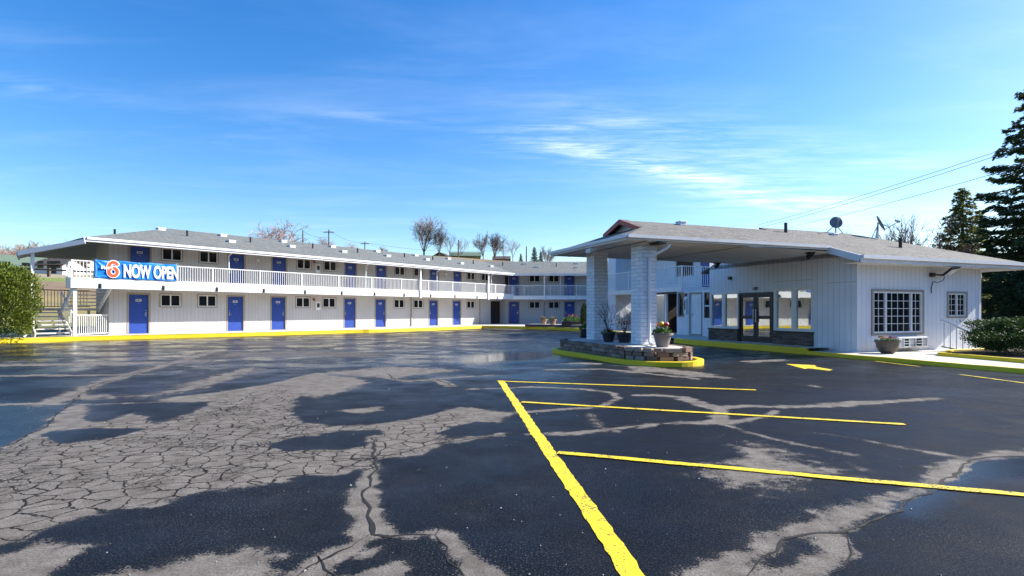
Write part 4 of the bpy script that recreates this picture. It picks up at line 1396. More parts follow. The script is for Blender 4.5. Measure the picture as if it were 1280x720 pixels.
outer = [isl(*p) for p in stadium(-1.25, 4.75, -.20, 1.78, 24)]
kerb(outer + [outer[0]], -.02, .125, .20, 'yellow', side=-1 if True else 1)
inner_ring = stadium(-.97, 4.5, .06, 1.54, 24)
IS = thing('island_planter', (*isl(2, 1), 0), 'low planter of stacked brown stone blocks around the brick columns', 'planter')
bx0, by0 = isl(2, 1)
ringpts = resample([isl(*p) for p in inner_ring] + [isl(*inner_ring[0])], .05)
m = MB()
for c in range(3):
    i = 0
    zc0 = .115 + c * .108
    while i < len(ringpts) - 2:
        Ln = random.choice((4, 5, 5, 6))
        a, b = Vector(ringpts[i]), Vector(ringpts[min(i + Ln, len(ringpts) - 1)])
        d = (b - a).normalized(); nr = Vector((-d.y, d.x))
        g = .006
        jo = random.uniform(-.016, .016)
        hh = .1 + random.uniform(-.008, .004)
        ins = c * .012
        P = []
        for zz, gg in ((zc0, .006), (zc0 + .018, 0), (zc0 + hh - .02, 0), (zc0 + hh, .014)):
            for q, w_ in ((a + d * (g + gg), -.0 + jo + gg), (b - d * (g + gg), 0 + jo + gg * 1.2), (b - d * (g + gg), .17), (a + d * (g + gg), .17)):
                qq = q - nr * (w_ + ins)
                P.append((qq.x - bx0 + random.uniform(-.004, .004), qq.y - by0 + random.uniform(-.004, .004), zz + random.uniform(-.003, .003)))
        fs = [(0, 3, 2, 1), (12, 13, 14, 15)]
        for L_ in range(3):
            for q in range(4): fs.append((L_ * 4 + q, L_ * 4 + (q + 1) % 4, L_ * 4 + 4 + (q + 1) % 4, L_ * 4 + 4 + q))
        m.add(P, fs)
        i += Ln
m.build('stone_wall', 'wallstone', IS)
fill = [(p[0] - bx0, p[1] - by0) for p in [isl(*q) for q in stadium(-.88, 4.41, .15, 1.45, 24)]]
m = MB(); m.prism(fill[::-1], .02, .425); m.build('fill', 'concrete', IS)


# long cracks in the asphalt
M['crack'] = painted('crack_dark', (.008, .0075, .007), .95, .3)


def crack_strip(pts, w):
    pts = resample(pts, .16)
    rd = random.Random(len(pts) * 7 + int(w * 1000))
    jag = [pts[0]]
    off_ = 0
    for a, b in zip(pts[:-1], pts[1:]):
        a, b = Vector(a), Vector(b)
        nr = Vector((-(b - a).y, (b - a).x)).normalized()
        for q in (.5, 1.0):
            off_ = off_ * .65 + rd.uniform(-.028, .028)
            jag.append(tuple(a.lerp(b, q) + nr * off_))
    m = MB(); vs = []
    n = len(jag)
    for i, p in enumerate(jag):
        d = (Vector(jag[min(i + 1, n - 1)]) - Vector(jag[max(i - 1, 0)])).normalized()
        nr = Vector((-d.y, d.x)); e_ = min(1, i / 4, (n - 1 - i) / 4) * w * rd.uniform(.25, 1.3) + .0015
        vs += [(*(Vector(p) + nr * e_ * rd.uniform(.7, 1.3)), .003), (*(Vector(p) - nr * e_), .003)]
    m.add(vs, [(2 * i, 2 * i + 1, 2 * i + 3, 2 * i + 2) for i in range(n - 1)])
    return tag(m.build('asphalt_crack', 'crack'), kind='structure')


for c, w_ in zip(cracks, (.014, .010, .012, .007, .012, .011, .008, .007, .010, .010, .007, .007, .012)): crack_strip(c, w_)


# loose grit on the lot
rd = random.Random(77)
m = MB()
for i in range(420):
    y = 2.6 + 11 * rd.random() ** 1.6; x = rd.uniform(-1, 1) * y * .95
    q = rd.uniform(.003, .009) * (1 + .5 * (rd.random() < .08))
    m.add([(x + q * rd.uniform(.7, 1.4), y, q * .5), (x, y + q, q * .4), (x - q * rd.uniform(.7, 1.4), y, q * .5), (x, y - q * rd.uniform(.7, 1.3), q * .4), (x + q * .2, y, q * 1.2), (x, y, 0)],
          [(0, 1, 4), (1, 2, 4), (2, 3, 4), (3, 0, 4), (1, 0, 5), (2, 1, 5), (3, 2, 5), (0, 3, 5)])
M['grit'] = island('grit_stone', (.14, .13, .12), (.50, .48, .44), .9)
tag(m.build('gravel', 'grit'), 'loose pale grit scattered over the asphalt', 'gravel', kind='stuff')


# painted markings
def strip(a, b, w, mat, z=.0045, jit=.006, name='parking_line'):
    a, b = Vector(a), Vector(b)
    L = (b - a).length
    d = (b - a) / L; nr = Vector((-d.y, d.x))
    k = max(2, int(L / .08))
    m = MB()
    vs = []
    wob = 0
    for i in range(k + 1):
        p = a.lerp(b, i / k)
        wob = wob * .9 + random.uniform(-jit, jit) * .5
        vs += [(*(p + nr * (w / 2 + random.uniform(-jit, jit) + wob)), z), (*(p - nr * (w / 2 + random.uniform(-jit, jit) - wob)), z)]
    m.add(vs, [(2 * i, 2 * i + 1, 2 * i + 3, 2 * i + 2) for i in range(k)])
    return tag(m.build(name, mat), kind='structure')


strip(ground(625.5, 476), ground(806, 740), .125, 'line', jit=.008)
strip(ground(627, 477), ground(945, 488), .10, 'line', .009)
strip(ground(652, 503), ground(1131, 531), .10, 'line', .009)
strip(ground(697, 566.5), ground(1420, 632), .10, 'line', .009)
strip(ground(1200, 468.5), ground(1330, 486), .10, 'line_worn', .009)
strip(ground(1095, 452), ground(1150, 458.5), .09, 'line_worn', .009)
ap = [(982, 455.0), (1018.5, 456.6), (1020.5, 458.9), (1041, 462.3), (1036.5, 463.6), (1011, 460.6), (1006, 461.4)]
ap = [ground(*p) for p in ap]
m = MB(); m.poly([(p[0], p[1], .005) for p in ap[::-1]]); tag(m.build('painted_arrow', 'line'), kind='structure')


# ------------------------------------------------------------------ plants
def np_mesh(name, V, F, mat):
    me = bpy.data.meshes.new(name)
    me.from_pydata(V.tolist(), [], F.tolist())
    me.materials.append(M[mat])
    return me


def leaf_quads(C, D, L, W, rng, flat=.5):
    """one quad per centre, long axis D"""
    n = len(C)
    D = D / np.maximum(np.linalg.norm(D, axis=1, keepdims=True), 1e-6)
    r = rng.normal(size=(n, 3))
    r[:, 2] += flat * 3
    S = np.cross(D, r); S /= np.maximum(np.linalg.norm(S, axis=1, keepdims=True), 1e-6)
    L = L[:, None]; W = W[:, None]
    nrm = np.cross(S, D)
    V = np.stack([C - D * L / 2, C + S * W / 2 + nrm * W * .1, C + D * L / 2, C - S * W / 2 + nrm * W * .1], 1).reshape(-1, 3)
    return V, np.arange(n * 4).reshape(-1, 4)


def shrub_mesh(name, seed, rad, n, leaf, mat, lumps=7, flat=1.0, shell=.35, base=0.0, upright=.4):
    """leaf clumps through an uneven ellipsoid; rad=(rx,ry,rz)"""
    rng = np.random.default_rng(seed)
    cent = rng.normal(size=(lumps * 6, 3)); cent /= np.linalg.norm(cent, axis=1, keepdims=True)
    amp = rng.uniform(-.30, .30, lumps * 6)
    d = rng.normal(size=(n, 3)); d /= np.linalg.norm(d, axis=1, keepdims=True)
    d[:, 2] = np.where(d[:, 2] < -.55, -d[:, 2], d[:, 2])
    rr = 1 + sum(a * np.exp(-(1 - d @ c) * 20) for a, c in zip(amp, cent))
    rr *= (1 - shell * rng.random(n) ** 2.2)
    rr *= 1 + .05 * rng.normal(size=n)
    spray = np.floor(rng.random(n) * 260).astype(int); sd = rng.normal(size=(260, 3)); sd /= np.linalg.norm(sd, axis=1, keepdims=True)
    near = (d @ sd.T).max(1)
    rr *= .86 + .26 * np.clip((near - .955) / .045, 0, 1)
    C = d * rr[:, None] * np.array(rad)
    C[:, 2] += rad[2] * .8 + base
    C = C[C[:, 2] > base + .02]
    k = len(C)
    D = C - np.array([0, 0, rad[2] * .5]); D /= np.linalg.norm(D, axis=1, keepdims=True)
    D = D + rng.normal(size=(k, 3)) * .6; D[:, 2] += upright
    V, F = leaf_quads(C, D, leaf * rng.uniform(.6, 1.5, k), leaf * .42 * rng.uniform(.7, 1.3, k), rng, .2)
    return np_mesh(name, V, F, mat)


def stems(name, n, r, h, mat, seed):
    rd = random.Random(seed)
    m = MB()
    for i in range(n):
        a = rd.uniform(0, 6.28); q = r * rd.uniform(.2, .8)
        p = Vector((0, 0, 0)); e_ = Vector((q * math.cos(a), q * math.sin(a), h * rd.uniform(.6, 1)))
        mid = p.lerp(e_, .5) + Vector((rd.uniform(-.1, .1), rd.uniform(-.1, .1), h * .08))
        m.tube(p, mid, .035, .024, 5, False); m.tube(mid, e_, .024, .008, 5, False)
    return m.mesh(name, mat)


# left juniper
T = thing('juniper_shrub', (-22.75, 24.5, 0), 'tall yellow green juniper bush at the left edge beside the stairs', 'shrub')
link('foliage', shrub_mesh('foliage', 3, (1.42, 1.4, 1.80), 34000, .115, 'juniper', 9, shell=.45), T)
link('stem', stems('stem', 14, 1.5, 2.4, 'bark', 4), T)
T = thing('juniper_shrub', (-25.2, 24.6, 0), 'yellow green juniper bush half out of the picture at the far left', 'shrub')
link('foliage', shrub_mesh('foliage', 5, (1.5, 1.5, 1.5), 12000, .16, 'juniper', 9, shell=.45), T)
link('stem', stems('stem', 10, 1.2, 2.0, 'bark', 6), T)
# right yew hedge
bx_, by_ = 15.45, 15.95
T = thing('yew_bush', (bx_, by_, .1), 'broad dark green clipped bush beside the stair rail right of the lobby', 'bush')
link('foliage', shrub_mesh('foliage', 8, (2.1, 1.15, .58), 46000, .066, 'yew', 8, shell=.5, upright=.8), T)
link('stem', stems('stem', 16, 1.7, .8, 'bark', 9), T)

# stair rail by the bush
T = thing('stair_rail', (*FLo.world(.50, 3.12), .1), 'short white sloping handrail with balusters between the small window and the bush', 'railing', rz=VANG + R(64))
m = MB(); m.beam((0, 0, 1.02), (1.25, 0, .42), .05, .055); m.build('handrail', 'white', T)
m = MB()
for i in range(7):
    x = .07 + i * .185
    m.box(x - .012, x + .012, -.012, .012, max(0, .13 - x * .3), .98 - x * .48)
m.build('baluster', 'white', T)
m = MB(); m.beam((0, 0, .16), (1.25, 0, -.1), .03, .03); m.build('bottom_rail', 'dark', T)
T = thing('plastic_sheet', (*FLo.world(-1.25, 2.3), .155), 'crumpled pale blue plastic sheet on the soil in front of the dark bush', 'plastic sheet')
me = bpy.data.meshes.new('sheet'); rd = random.Random(3)
vs, fs = [], []
for i in range(13):
    for j in range(5): vs.append((i * .11 - .7, j * .09 - .2, .05 + .10 * abs(math.sin(i * 1.1 + j)) * rd.uniform(.5, 1) + .12 * (abs(i - 6) / 6) ** 2))
for i in range(12):
    for j in range(4): fs.append((i * 5 + j, i * 5 + 5 + j, i * 5 + 6 + j, i * 5 + 1 + j))
me.from_pydata(vs, [], fs); M['plastic'] = painted('plastic', (.45, .60, .75), .3, .1); me.materials.append(M['plastic'])
link('sheet', me, T, rz=R(20))


# pots
def pot_profile(r, h, foot=.62, lip=.035):
    o = [(r * foot, 0), (r * (foot + .1), h * .25), (r * .93, h * .8), (r * .97, h * .84), (r + lip, h * .86), (r + lip, h), (r - .02, h), (r - .03, h * .9), (.01, h * .9)]
    return o


def flowers(T, r, z, n, mats, seed, h=.22, leafn=160, leaf=.07):
    rng = np.random.default_rng(seed)
    a = rng.random(leafn) * 6.28; q = r * np.sqrt(rng.random(leafn)) * 1.1
    hh = h * (1 - .5 * (q / r) ** 2) * rng.uniform(.2, 1, leafn)
    C = np.stack([q * np.cos(a), q * np.sin(a), z + hh], 1)
    D = np.stack([np.cos(a), np.sin(a), rng.uniform(.2, 1.5, leafn)], 1) + rng.normal(size=(leafn, 3)) * .5
    V, F = leaf_quads(C, D, leaf * rng.uniform(.8, 1.8, leafn), leaf * .6 * rng.uniform(.7, 1.3, leafn), rng)
    link('leaves', np_mesh('leaves', V, F, 'leaf'), T)
    per = {}
    for i in range(n):
        mt = mats[i % len(mats)]
        m = per.setdefault(mt, MB())
        aa = rng.random() * 6.28; qq = r * .8 * math.sqrt(rng.random())
        c = Vector((qq * math.cos(aa), qq * math.sin(aa), z + h * rng.uniform(.7, 1.25)))
        for k in range(7):
            b = 6.28 * k / 7
            d = Vector((math.cos(b), math.sin(b), rng.uniform(.1, .7)))
            s_ = d.cross(Vector((0, 0, 1))).normalized() * .022
            L = rng.uniform(.035, .055)
            m.add([c, c + d * L * .6 + s_, c + d * L, c + d * L * .6 - s_], [(0, 1, 2, 3)])
    for mt, m in per.items(): m.build('flowers', mt, T)


def pot(name, X, Y, z, r, h, mat, label, group=None, soil=True, cat='flower pot'):
    T = thing(name, (X, Y, z), label, cat, group)
    m = MB(); m.lathe(pot_profile(r, h), (0, 0, 0), 28); m.build('pot', mat, T, smooth=False)
    m = MB(); m.lathe([(.01, h * .9 + .002), (r - .035, h * .9 + .004), (r - .04, h * .9 + .012), (.01, h * .93)], (0, 0, 0), 20); m.build('soil', 'soil', T)
    return T


def twig_shrub(T, z, h, seed, mat='bark', spread=.35, n=6):
    rd = random.Random(seed)
    m = MB()

    def grow(p, d, L, r, k):
        e_ = p + d * L
        m.tube(p, e_, r, r * .65, 5, False)
        if k == 0: return
        for _ in range(rd.choice((2, 2, 3))):
            nd = (d + Vector((rd.uniform(-1, 1), rd.uniform(-1, 1), rd.uniform(-.2, .7))) * .65).normalized()
            grow(e_, nd, L * rd.uniform(.55, .85), r * .62, k - 1)
    for i in range(n):
        a = rd.uniform(0, 6.28)
        grow(Vector((0, 0, z)), Vector((spread * math.cos(a), spread * math.sin(a), 1)).normalized(), h * .36, .012, 3)
    return m.build('branches', mat, T)


pp = at(828, 434, 14.75)
T = pot('flower_pot', pp[0], pp[1], .425, .245, .37, 'pot_grey', 'taupe pot with red and yellow blooms on the stones by the near column')
flowers(T, .22, .33, 26, ['petal_red', 'petal_yellow', 'petal_yellow', 'petal_red'], 5, .25, 240, .065)
m = MB()
for k, (mt, c) in enumerate((('petal_red', (.08, -.10, .60)), ('petal_yellow', (-.06, -.10, .62)))):
    m = MB(); m.lathe([(.01, -.05), (.06, -.03), (.075, .01), (.05, .045), (.01, .05)], c, 10); m.build('bloom', mt, T)
P = isl(2.25, .75); T = pot('flower_pot', P[0], P[1], .425, .22, .30, 'pot_dark', 'dark pot with a tall leafless shrub, left of the two between the columns', 'dark pots between the columns')
twig_shrub(T, .26, 1.0, 11); flowers(T, .2, .26, 14, ['petal_red', 'petal_purple'], 2, .13, 120, .05)
P = isl(1.75, 1.0); T = pot('flower_pot', P[0], P[1], .425, .24, .30, 'pot_dark', 'dark pot with reddish twigs, right of the two between the columns', 'dark pots between the columns')
twig_shrub(T, .26, .85, 14, 'twig_red', .5, 5)
rng = np.random.default_rng(4)
C = np.column_stack([rng.normal(0, .22, 90), rng.normal(0, .22, 90), rng.normal(.58, .09, 90)])
V, F = leaf_quads(C, rng.normal(size=(90, 3)), rng.uniform(.05, .1, 90), rng.uniform(.03, .05, 90), rng)
M['redleaf'] = island('red_leaf', (.10, .025, .02), (.25, .10, .07)); link('leaves', np_mesh('leaves', V, F, 'redleaf'), T)
P = FLo.world(.62, .46); T = pot('flower_pot', P[0], P[1], .105, .31, .38, 'pot_dark', 'round brown pot of pansies on the pavement beside the air conditioner')
M['pot_brown'] = painted('brown_pot', (.13, .095, .07), .5, .25); T.children[0].data.materials[0] = M['pot_brown']
T.children[0].data = T.children[0].data
me = MB(); me.lathe([(.15, 0), (.24, .08), (.29, .2), (.305, .32), (.335, .34), (.335, .38), (.3, .38), (.29, .34), (.01, .34)], (0, 0, 0), 28); T.children[0].data = me.mesh('pot', 'pot_brown')
flowers(T, .3, .34, 34, ['petal_yellow', 'petal_purple', 'petal_red'], 7, .13, 200, .05)
# low bed and pots by the rear kerb
T = thing('raised_bed', (3.0, 41.6, BASE_Z), 'low timber edged bed on the rear pavement near the two clay pots', 'planting bed')
m = MB(); bl = [(-2.0, 1.4), (-.2, .0), (2.1, -2.1), (2.7, -1.3), (.4, 1.0), (-1.2, 2.2)]; m.prism(bl, -.01, .16); m.build('border', 'wood', T)
m = MB(); m.prism([(p[0] * .94, p[1] * .94) for p in bl], .1, .19); m.build('soil', 'concrete', T)
for px_p, dy, lab in ((679.5, 42.6, 'left clay pot of flowers on the low bed before the rear wing'), (691, 41.7, 'right clay pot of flowers on the low bed before the rear wing')):
    T = pot('flower_pot', (px_p - 640) / FPX * dy, dy, BASE_Z + .18, .27, .38, 'terracotta', lab, 'clay pots on the rear bed')
    flowers(T, .24, .35, 16, ['petal_yellow', 'petal_pink'], int(px_p), .18, 90, .09)
T = thing('planter_box', (4.35, 40.6, BASE_Z), 'dark planter box of pink flowers in front of a rear blue door', 'planter')
m = MB(); m.box(-.75, .75, -.3, .3, 0, .42); m.build('box', 'pot_dark', T, bevel=.02)
flowers(T, .62, .40, 50, ['petal_pink', 'petal_red', 'petal_pink'], 21, .45, 420, .12)
T = thing('columnar_cypress', (5.15, 39.6, BASE_Z), 'narrow dark upright cypress left of the far brick column', 'shrub')
link('foliage', shrub_mesh('foliage', 31, (.30, .30, .92), 3200, .12, 'spruce', 5, shell=.5, upright=1.2, base=0), T)
m = MB(); m.tube((0, 0, 0), (0, 0, 1.4), .05, .01, 6); m.build('stem', 'bark', T)
T = thing('planter_box', (4.05, 30.6, 0), 'low black planter with green leaves left of the far brick column', 'planter')
m = MB(); m.box(-.32, .32, -.32, .32, 0, .40); m.build('box', 'pot_dark', T, bevel=.02)
flowers(T, .32, .38, 6, ['petal_yellow', 'petal_red'], 12, .35, 260, .11)


# trees
def bare_tree(seed, h=10, levels=6, spread=.6, trunk_r=.3, trunk=.16, limb=.36, ratio=.66, nl=5, wander=.16, droop=0.0):
    rd = random.Random(seed)
    tr, cr = MB(), MB()

    def grow(p, d, L, r, k):
        mb = tr if k >= levels - 1 else cr
        n = 3
        for i in range(n):
            d = (d + Vector((rd.uniform(-1, 1), rd.uniform(-1, 1), rd.uniform(-.5, 1.0) - droop * (k < 3))) * wander).normalized()
            e_ = p + d * L / n
            r2 = r * .84
            mb.tube(p, e_, r, r2, 7 if k >= levels - 1 else (5 if k > 2 else 3), False)
            if k > 1 and i < n - 1 and rd.random() < .8: kid(e_, d, L * rd.uniform(.5, .75), r2 * .5, k - 1, 1.15)
            p, r = e_, r2
        if k == 1: return
        for j in range(3): kid(p, d, L * ratio * rd.uniform(.8, 1.25), r * rd.uniform(.65, .85), k - 1, .8)

    def kid(p, d, L, r, k, s_):
        ax = d.orthogonal().normalized()
        ax.rotate(Matrix.Rotation(rd.uniform(0, 6.28), 3, d))
        nd = (d + ax * spread * s_ * rd.uniform(.75, 1.3)).normalized()
        grow(p, nd, L, max(r, .021), k)
    t = Vector((0, 0, h * trunk))
    tr.tube((0, 0, -.4), t, trunk_r * 1.15, trunk_r * .9, 9, False)
    for i in range(nl):
        a = 6.28 * (i + rd.uniform(-.3, .3)) / nl
        q = spread * rd.uniform(.5, 1.25) if i else .1
        grow(t - Vector((0, 0, rd.uniform(0, .25) * h * trunk)), Vector((q * math.cos(a), q * math.sin(a), 1)).normalized(), h * limb * rd.uniform(.8, 1.1), trunk_r * .55, levels - 1)
    top = max(v[2] for v in cr.v)
    for b in (tr, cr): b.v = [(v[0] * h / top, v[1] * h / top, v[2] * h / top) for v in b.v]
    return tr, cr


protos = {}
for key, args, tm, cm in (('a', dict(seed=21, spread=.52, trunk_r=.24, nl=7, trunk=.10), 'bark', 'twig'),
                          ('b', dict(seed=34, spread=.85, trunk_r=.34, trunk=.12, nl=6, droop=.8), 'bark_pink', 'twig_pink'),
                          ('c', dict(seed=47, spread=.46, trunk_r=.17, levels=5, trunk=.2, nl=5), 'bark', 'twig'),
                          ('d', dict(seed=52, spread=.62, trunk_r=.24, nl=6, trunk=.11), 'bark', 'twig_red')):
    tr, cr = bare_tree(**args)
    protos[key] = (tr.mesh('trunk', tm), cr.mesh('crown', cm))


def put_tree(key, px, top, Y, label, wide=1.0, base=None, group='bare trees beyond the motel'):
    x, y, zt = at(px, top, Y)
    z0 = tz1(x, y) if base is None else base
    T = thing('bare_tree', (x, y, z0), label, 'tree', group, rz=random.uniform(0, 6.28))
    s = (zt - z0) / 10
    for nm, me in zip(('trunk', 'crown'), protos[key]):
        o = link(nm, me, T); o.scale = (s * wide, s * wide, s)


put_tree('d', 14, 305, 118, 'leafless purplish tree at the very left edge above the juniper', 1.5)
put_tree('a', 50, 300, 125, 'wide leafless tree between the very left tree and the balcony', 1.6)
put_tree('d', 34, 300, 112, 'leafless purplish tree above the green roofed house at the far left', 1.1)
put_tree('d', 66, 311, 104, 'small leafless tree under the sloping stair roof', 1.0)
put_tree('b', 82, 318, 100, 'low pinkish leafless tree just left of the balcony corner post', 1.2)
put_tree('a', 97, 296, 118, 'leafless tree rising behind the balcony corner at the left', 0.9)
put_tree('b', 348, 273, 78, 'spreading pinkish leafless tree behind the left roof', 1.15)
put_tree('a', 530, 267, 108, 'tallest leafless tree on the ridge behind the middle of the roof', 1.05)
put_tree('a', 549, 283, 108, 'leafless tree crowding the right side of the tallest bare tree', 0.8)
put_tree('c', 562, 291, 112, 'thin pale leafless tree right of the tallest bare tree', 0.8)
put_tree('c', 577, 296, 116, 'small spindly leafless tree beside the green roofed hill house', 0.8)
put_tree('d', 604, 288, 110, 'left tree of the reddish leafless pair on the yellow hill', 0.8)
put_tree('a', 618, 289, 111, 'right tree of the reddish leafless pair on the yellow hill', 1.05)
put_tree('c', 641, 298, 108, 'slim leafless tree right of the reddish pair on the hill', 0.9)
put_tree('c', 630, 306, 120, 'faint leafless tree between the reddish pair and the slim tree', 0.8)
put_tree('d', 683, 306, 100, 'small leafless tree next to the dark hill evergreens', 0.9)
put_tree('b', 409, 296, 120, 'faint low leafless tree by the telegraph pole', 0.9)
put_tree('d', 478, 307, 120, 'faint leafless treetop showing over the roof between the poles', 1.0)
put_tree('b', 440, 303, 130, 'faint pink treetop over the roof left of the short pole', 0.8)
put_tree('c', 1118, 268, 46, 'grey leafless tree behind the right satellite dish', 0.9)
put_tree('d', 1158, 262, 44, 'leafless tree between the right dish and the evergreens', 0.95)


def conifer(seed, H, Rm, z0, mat, nb=150, dens=1.0, leaf=.22, droop=.35, power=.85, trunk_r=.3, upturn=.25):
    rng = np.random.default_rng(seed)
    tr = MB()
    tr.tube((0, 0, -.2), (0, 0, H * .5), trunk_r, trunk_r * .6, 9, False); tr.tube((0, 0, H * .5), (0, 0, H), trunk_r * .6, .02, 7, False)
    br = MB()
    Cs, Ds = [], []
    for i in range(nb):
        f = (i + rng.random()) / nb
        z = z0 + (H - z0) * f
        L = Rm * (1 - f) ** power * rng.uniform(.65, 1.12) + .25
        a = i * 2.39996 + rng.normal() * .25
        d = np.array([math.cos(a), math.sin(a)])
        K = 7
        pts = []
        for k in range(K + 1):
            q = k / K
            zz = z + L * (-droop * q + upturn * q * q * 1.3) * (1.2 - f * .9) + .12 * rng.normal() * q
            sd = np.array([-d[1], d[0]]) * .1 * math.sin(q * 3 + i) * L * .4
            pts.append(np.array([d[0] * L * q + sd[0], d[1] * L * q + sd[1], zz]))
        for k in range(K): br.tube(pts[k], pts[k + 1], max(.012, .045 * (1 - k / K) * L / 3), max(.008, .045 * (1 - (k + 1) / K) * L / 3), 4, False)
        n = int(dens * L * 34)
        q = rng.random(n) ** .75 * .97 + .05
        idx = np.clip((q * K).astype(int), 0, K - 1)
        fr_ = q * K - idx
        P = np.array(pts)
        base = P[idx] * (1 - fr_[:, None]) + P[np.clip(idx + 1, 0, K)] * fr_[:, None]
        wdt = (.08 + .30 * L * (1 - q) ** .7 * q ** .35)
        sgn = rng.choice([-1, 1], n)
        u = rng.random(n)
        per = np.array([-d[1], d[0], 0])
        C = base + per * (sgn * wdt * u)[:, None] + np.array([d[0], d[1], 0]) * (wdt * u * .55)[:, None]
        C[:, 2] += rng.normal(0, .05, n) - .10 * u * L * .35 - rng.random(n) * .10
        D = per * (sgn * .8)[:, None] + np.array([d[0], d[1], -.25]) * 1.0 + rng.normal(size=(n, 3)) * .35
        Cs.append(C); Ds.append(D)
    C = np.concatenate(Cs); D = np.concatenate(Ds)
    n = len(C)
    V, F = leaf_quads(C, D, leaf * rng.uniform(.6, 1.5, n), leaf * .38 * rng.uniform(.7, 1.4, n), rng, .6)
    return tr.mesh('trunk', 'bark'), br.mesh('branches', 'bark'), np_mesh('crown', V, F, mat)


def put_conifer(loc, parts, label, rz=0):
    T = thing('conifer', loc, label, 'tree', rz=rz)
    for n_, me in zip(('trunk', 'branches', 'crown'), parts): link(n_, me, T)


put_conifer((32.7, 33.5, .1), conifer(5, 17.6, 5.9, 1.0, 'spruce', 230, 2.9, .27, .46, .72, .42), 'tall dark spruce with drooping boughs cut off by the right edge')
put_conifer((34.2, 42.5, .1), conifer(12, 10.6, 3.1, .8, 'cedar', 175, 2.4, .24, .15, .8, .25), 'bushy yellow green conifer behind the right end of the lobby roof')
put_conifer((35.6, 38.5, .1), conifer(17, 8.2, 3.0, .3, 'spruce', 150, 3.0, .24, .3, .6, .25), 'lower dark conifer between the porch roof and the tall spruce')
put_conifer((29.4, 30.5, .1), conifer(23, 5.4, 2.7, .2, 'spruce', 120, 3.2, .2, .3, .5, .18), 'small dark conifer filling the gap under the porch eave')
put_conifer((33.2, 29.5, .1), conifer(29, 7.6, 3.4, .2, 'spruce', 130, 3.0, .24, .3, .6, .22), 'dense dark conifer at the very right edge below the drooping spruce boughs')
sm = conifer(40, 6, 1.6, .3, 'spruce', 60, 1.4, .4, .2, .8, .15)
for px, top, Y, lab in ((651, 317, 108, 'tiny dark round conifer on the yellow hill'), (668, 309, 106, 'largest dark conifer on the hill crest left of the canopy roof'), (676, 315, 109, 'dark conifer tucked behind the right side of the largest hill conifer'), (19, 325, 108, 'dark conifer beside the green roofed house at the far left')):
    x, y, zt = at(px, top, Y); z0 = tz1(x, y)
    T = thing('conifer', (x, y, z0), lab, 'tree', 'dark conifers in the distance')
    s = max(.2, (zt - z0) / 6)
    for n_, me in zip(('trunk', 'branches', 'crown'), sm): link(n_, me, T).scale = (s, s, s)


# ------------------------------------------------------------------ houses, poles, wires, fence beyond
def house(px, py, Y, w, d, hw, hr, wallm, roofm, label, rz=0, far=False):
    x, y, z = at(px, py, Y)
    z = min(z, tz1(x, y) + .3)
    T = thing('house', (x, y, z), label, 'house', 'houses beyond the motel', rz)
    m = MB(); m.box(-w / 2, w / 2, -d / 2, d / 2, -2, hw)
    m.poly([(-w / 2, -d / 2, hw), (-w / 2, d / 2, hw), (-w / 2, 0, hw + hr)]); m.poly([(w / 2, -d / 2, hw), (w / 2, 0, hw + hr), (w / 2, d / 2, hw)])
    m.build('wall', wallm, T)
    m = MB(); a = .5
    m.slab([[(-w / 2 - a, -d / 2 - a, hw - .15), (w / 2 + a, -d / 2 - a, hw - .15), (w / 2 + a, 0, hw + hr), (-w / 2 - a, 0, hw + hr)], [(-w / 2 - a, 0, hw + hr), (w / 2 + a, 0, hw + hr), (w / 2 + a, d / 2 + a, hw - .15), (-w / 2 - a, d / 2 + a, hw - .15)]], .15)
    m.build('roof', roofm, T)
    if far: return
    for q in (-.3, .05, .32):
        m = MB(); m.box(w * q - .5, w * q + .5, -d / 2 - .04, -d / 2 - .003, .9, 2.1); m.build('window', 'glass', T)
    m = MB(); m.box(w * .18 - .45, w * .18 + .45, -d / 2 - .05, -d / 2 - .003, 0, 2.05); m.build('door', 'brown', T)


house(22, 345, 98, 7, 9, 1.4, 2.2, 'house_white', 'roof_green', 'white gabled house with a green roof behind the juniper', R(50))
house(76, 343, 96, 4.6, 5, 1.6, 1.1, 'house_white', 'roof_brown', 'white house with a dark porch below the sloping stair roof', R(0))
house(92, 342, 106, 6, 5, 2.0, 1.6, 'house_white', 'roof_brown', 'white house with a steep roof just left of the balcony rail', R(20))
house(582, 323, 118, 5.5, 5, .5, .9, 'house_tan', 'roof_green', 'low house with a green roof on the hill right of the tallest bare tree', R(5), True)
house(553, 324, 114, 2.6, 3, .4, .9, 'house_tan', 'roof_brown', 'small dark gabled shed on the hill under the tallest bare tree', R(75), True)
house(627, 324, 124, 3, 4, .4, .7, 'house_tan', 'roof_brown', 'low brown house on the hill behind the reddish bare pair', R(0), True)


def pole(px, top, Y, label, arm=True):
    x, y, zt = at(px, top, Y); z0 = tz1(x, y)
    T = thing('telegraph_pole', (x, y, z0 - .5), label, 'telegraph pole', 'telegraph poles')
    H = zt - z0 + .5
    m = MB(); m.tube((0, 0, 0), (0, 0, H), .14, .09, 8); m.build('pole', 'wood', T)
    if arm:
        m = MB(); m.box(-.9, .9, -.06, .06, H - .5, H - .36); m.build('crossarm', 'wood', T)
        m = MB()
        for q in (-.82, -.45, .45, .82): m.tube((q, 0, H - .36), (q, 0, H - .12), .05, .03, 6)
        m.build('insulator', 'white', T)
    return (x, y, zt)


p1 = pole(411, 287, 96, 'telegraph pole with a crossarm left of the bare treetops', True)
p0 = pole(378.5, 288, 88, 'plain pole right of the pinkish tree', False)
p2 = pole(456, 302, 118, 'distant short telegraph pole with a crossarm over the roof', True)
p3 = pole(658, 308, 104, 'plain pole on the yellow hill left of the largest conifer', False)
p4 = pole(573, 300, 112, 'thin plain pole among the small bare trees on the hill', False)


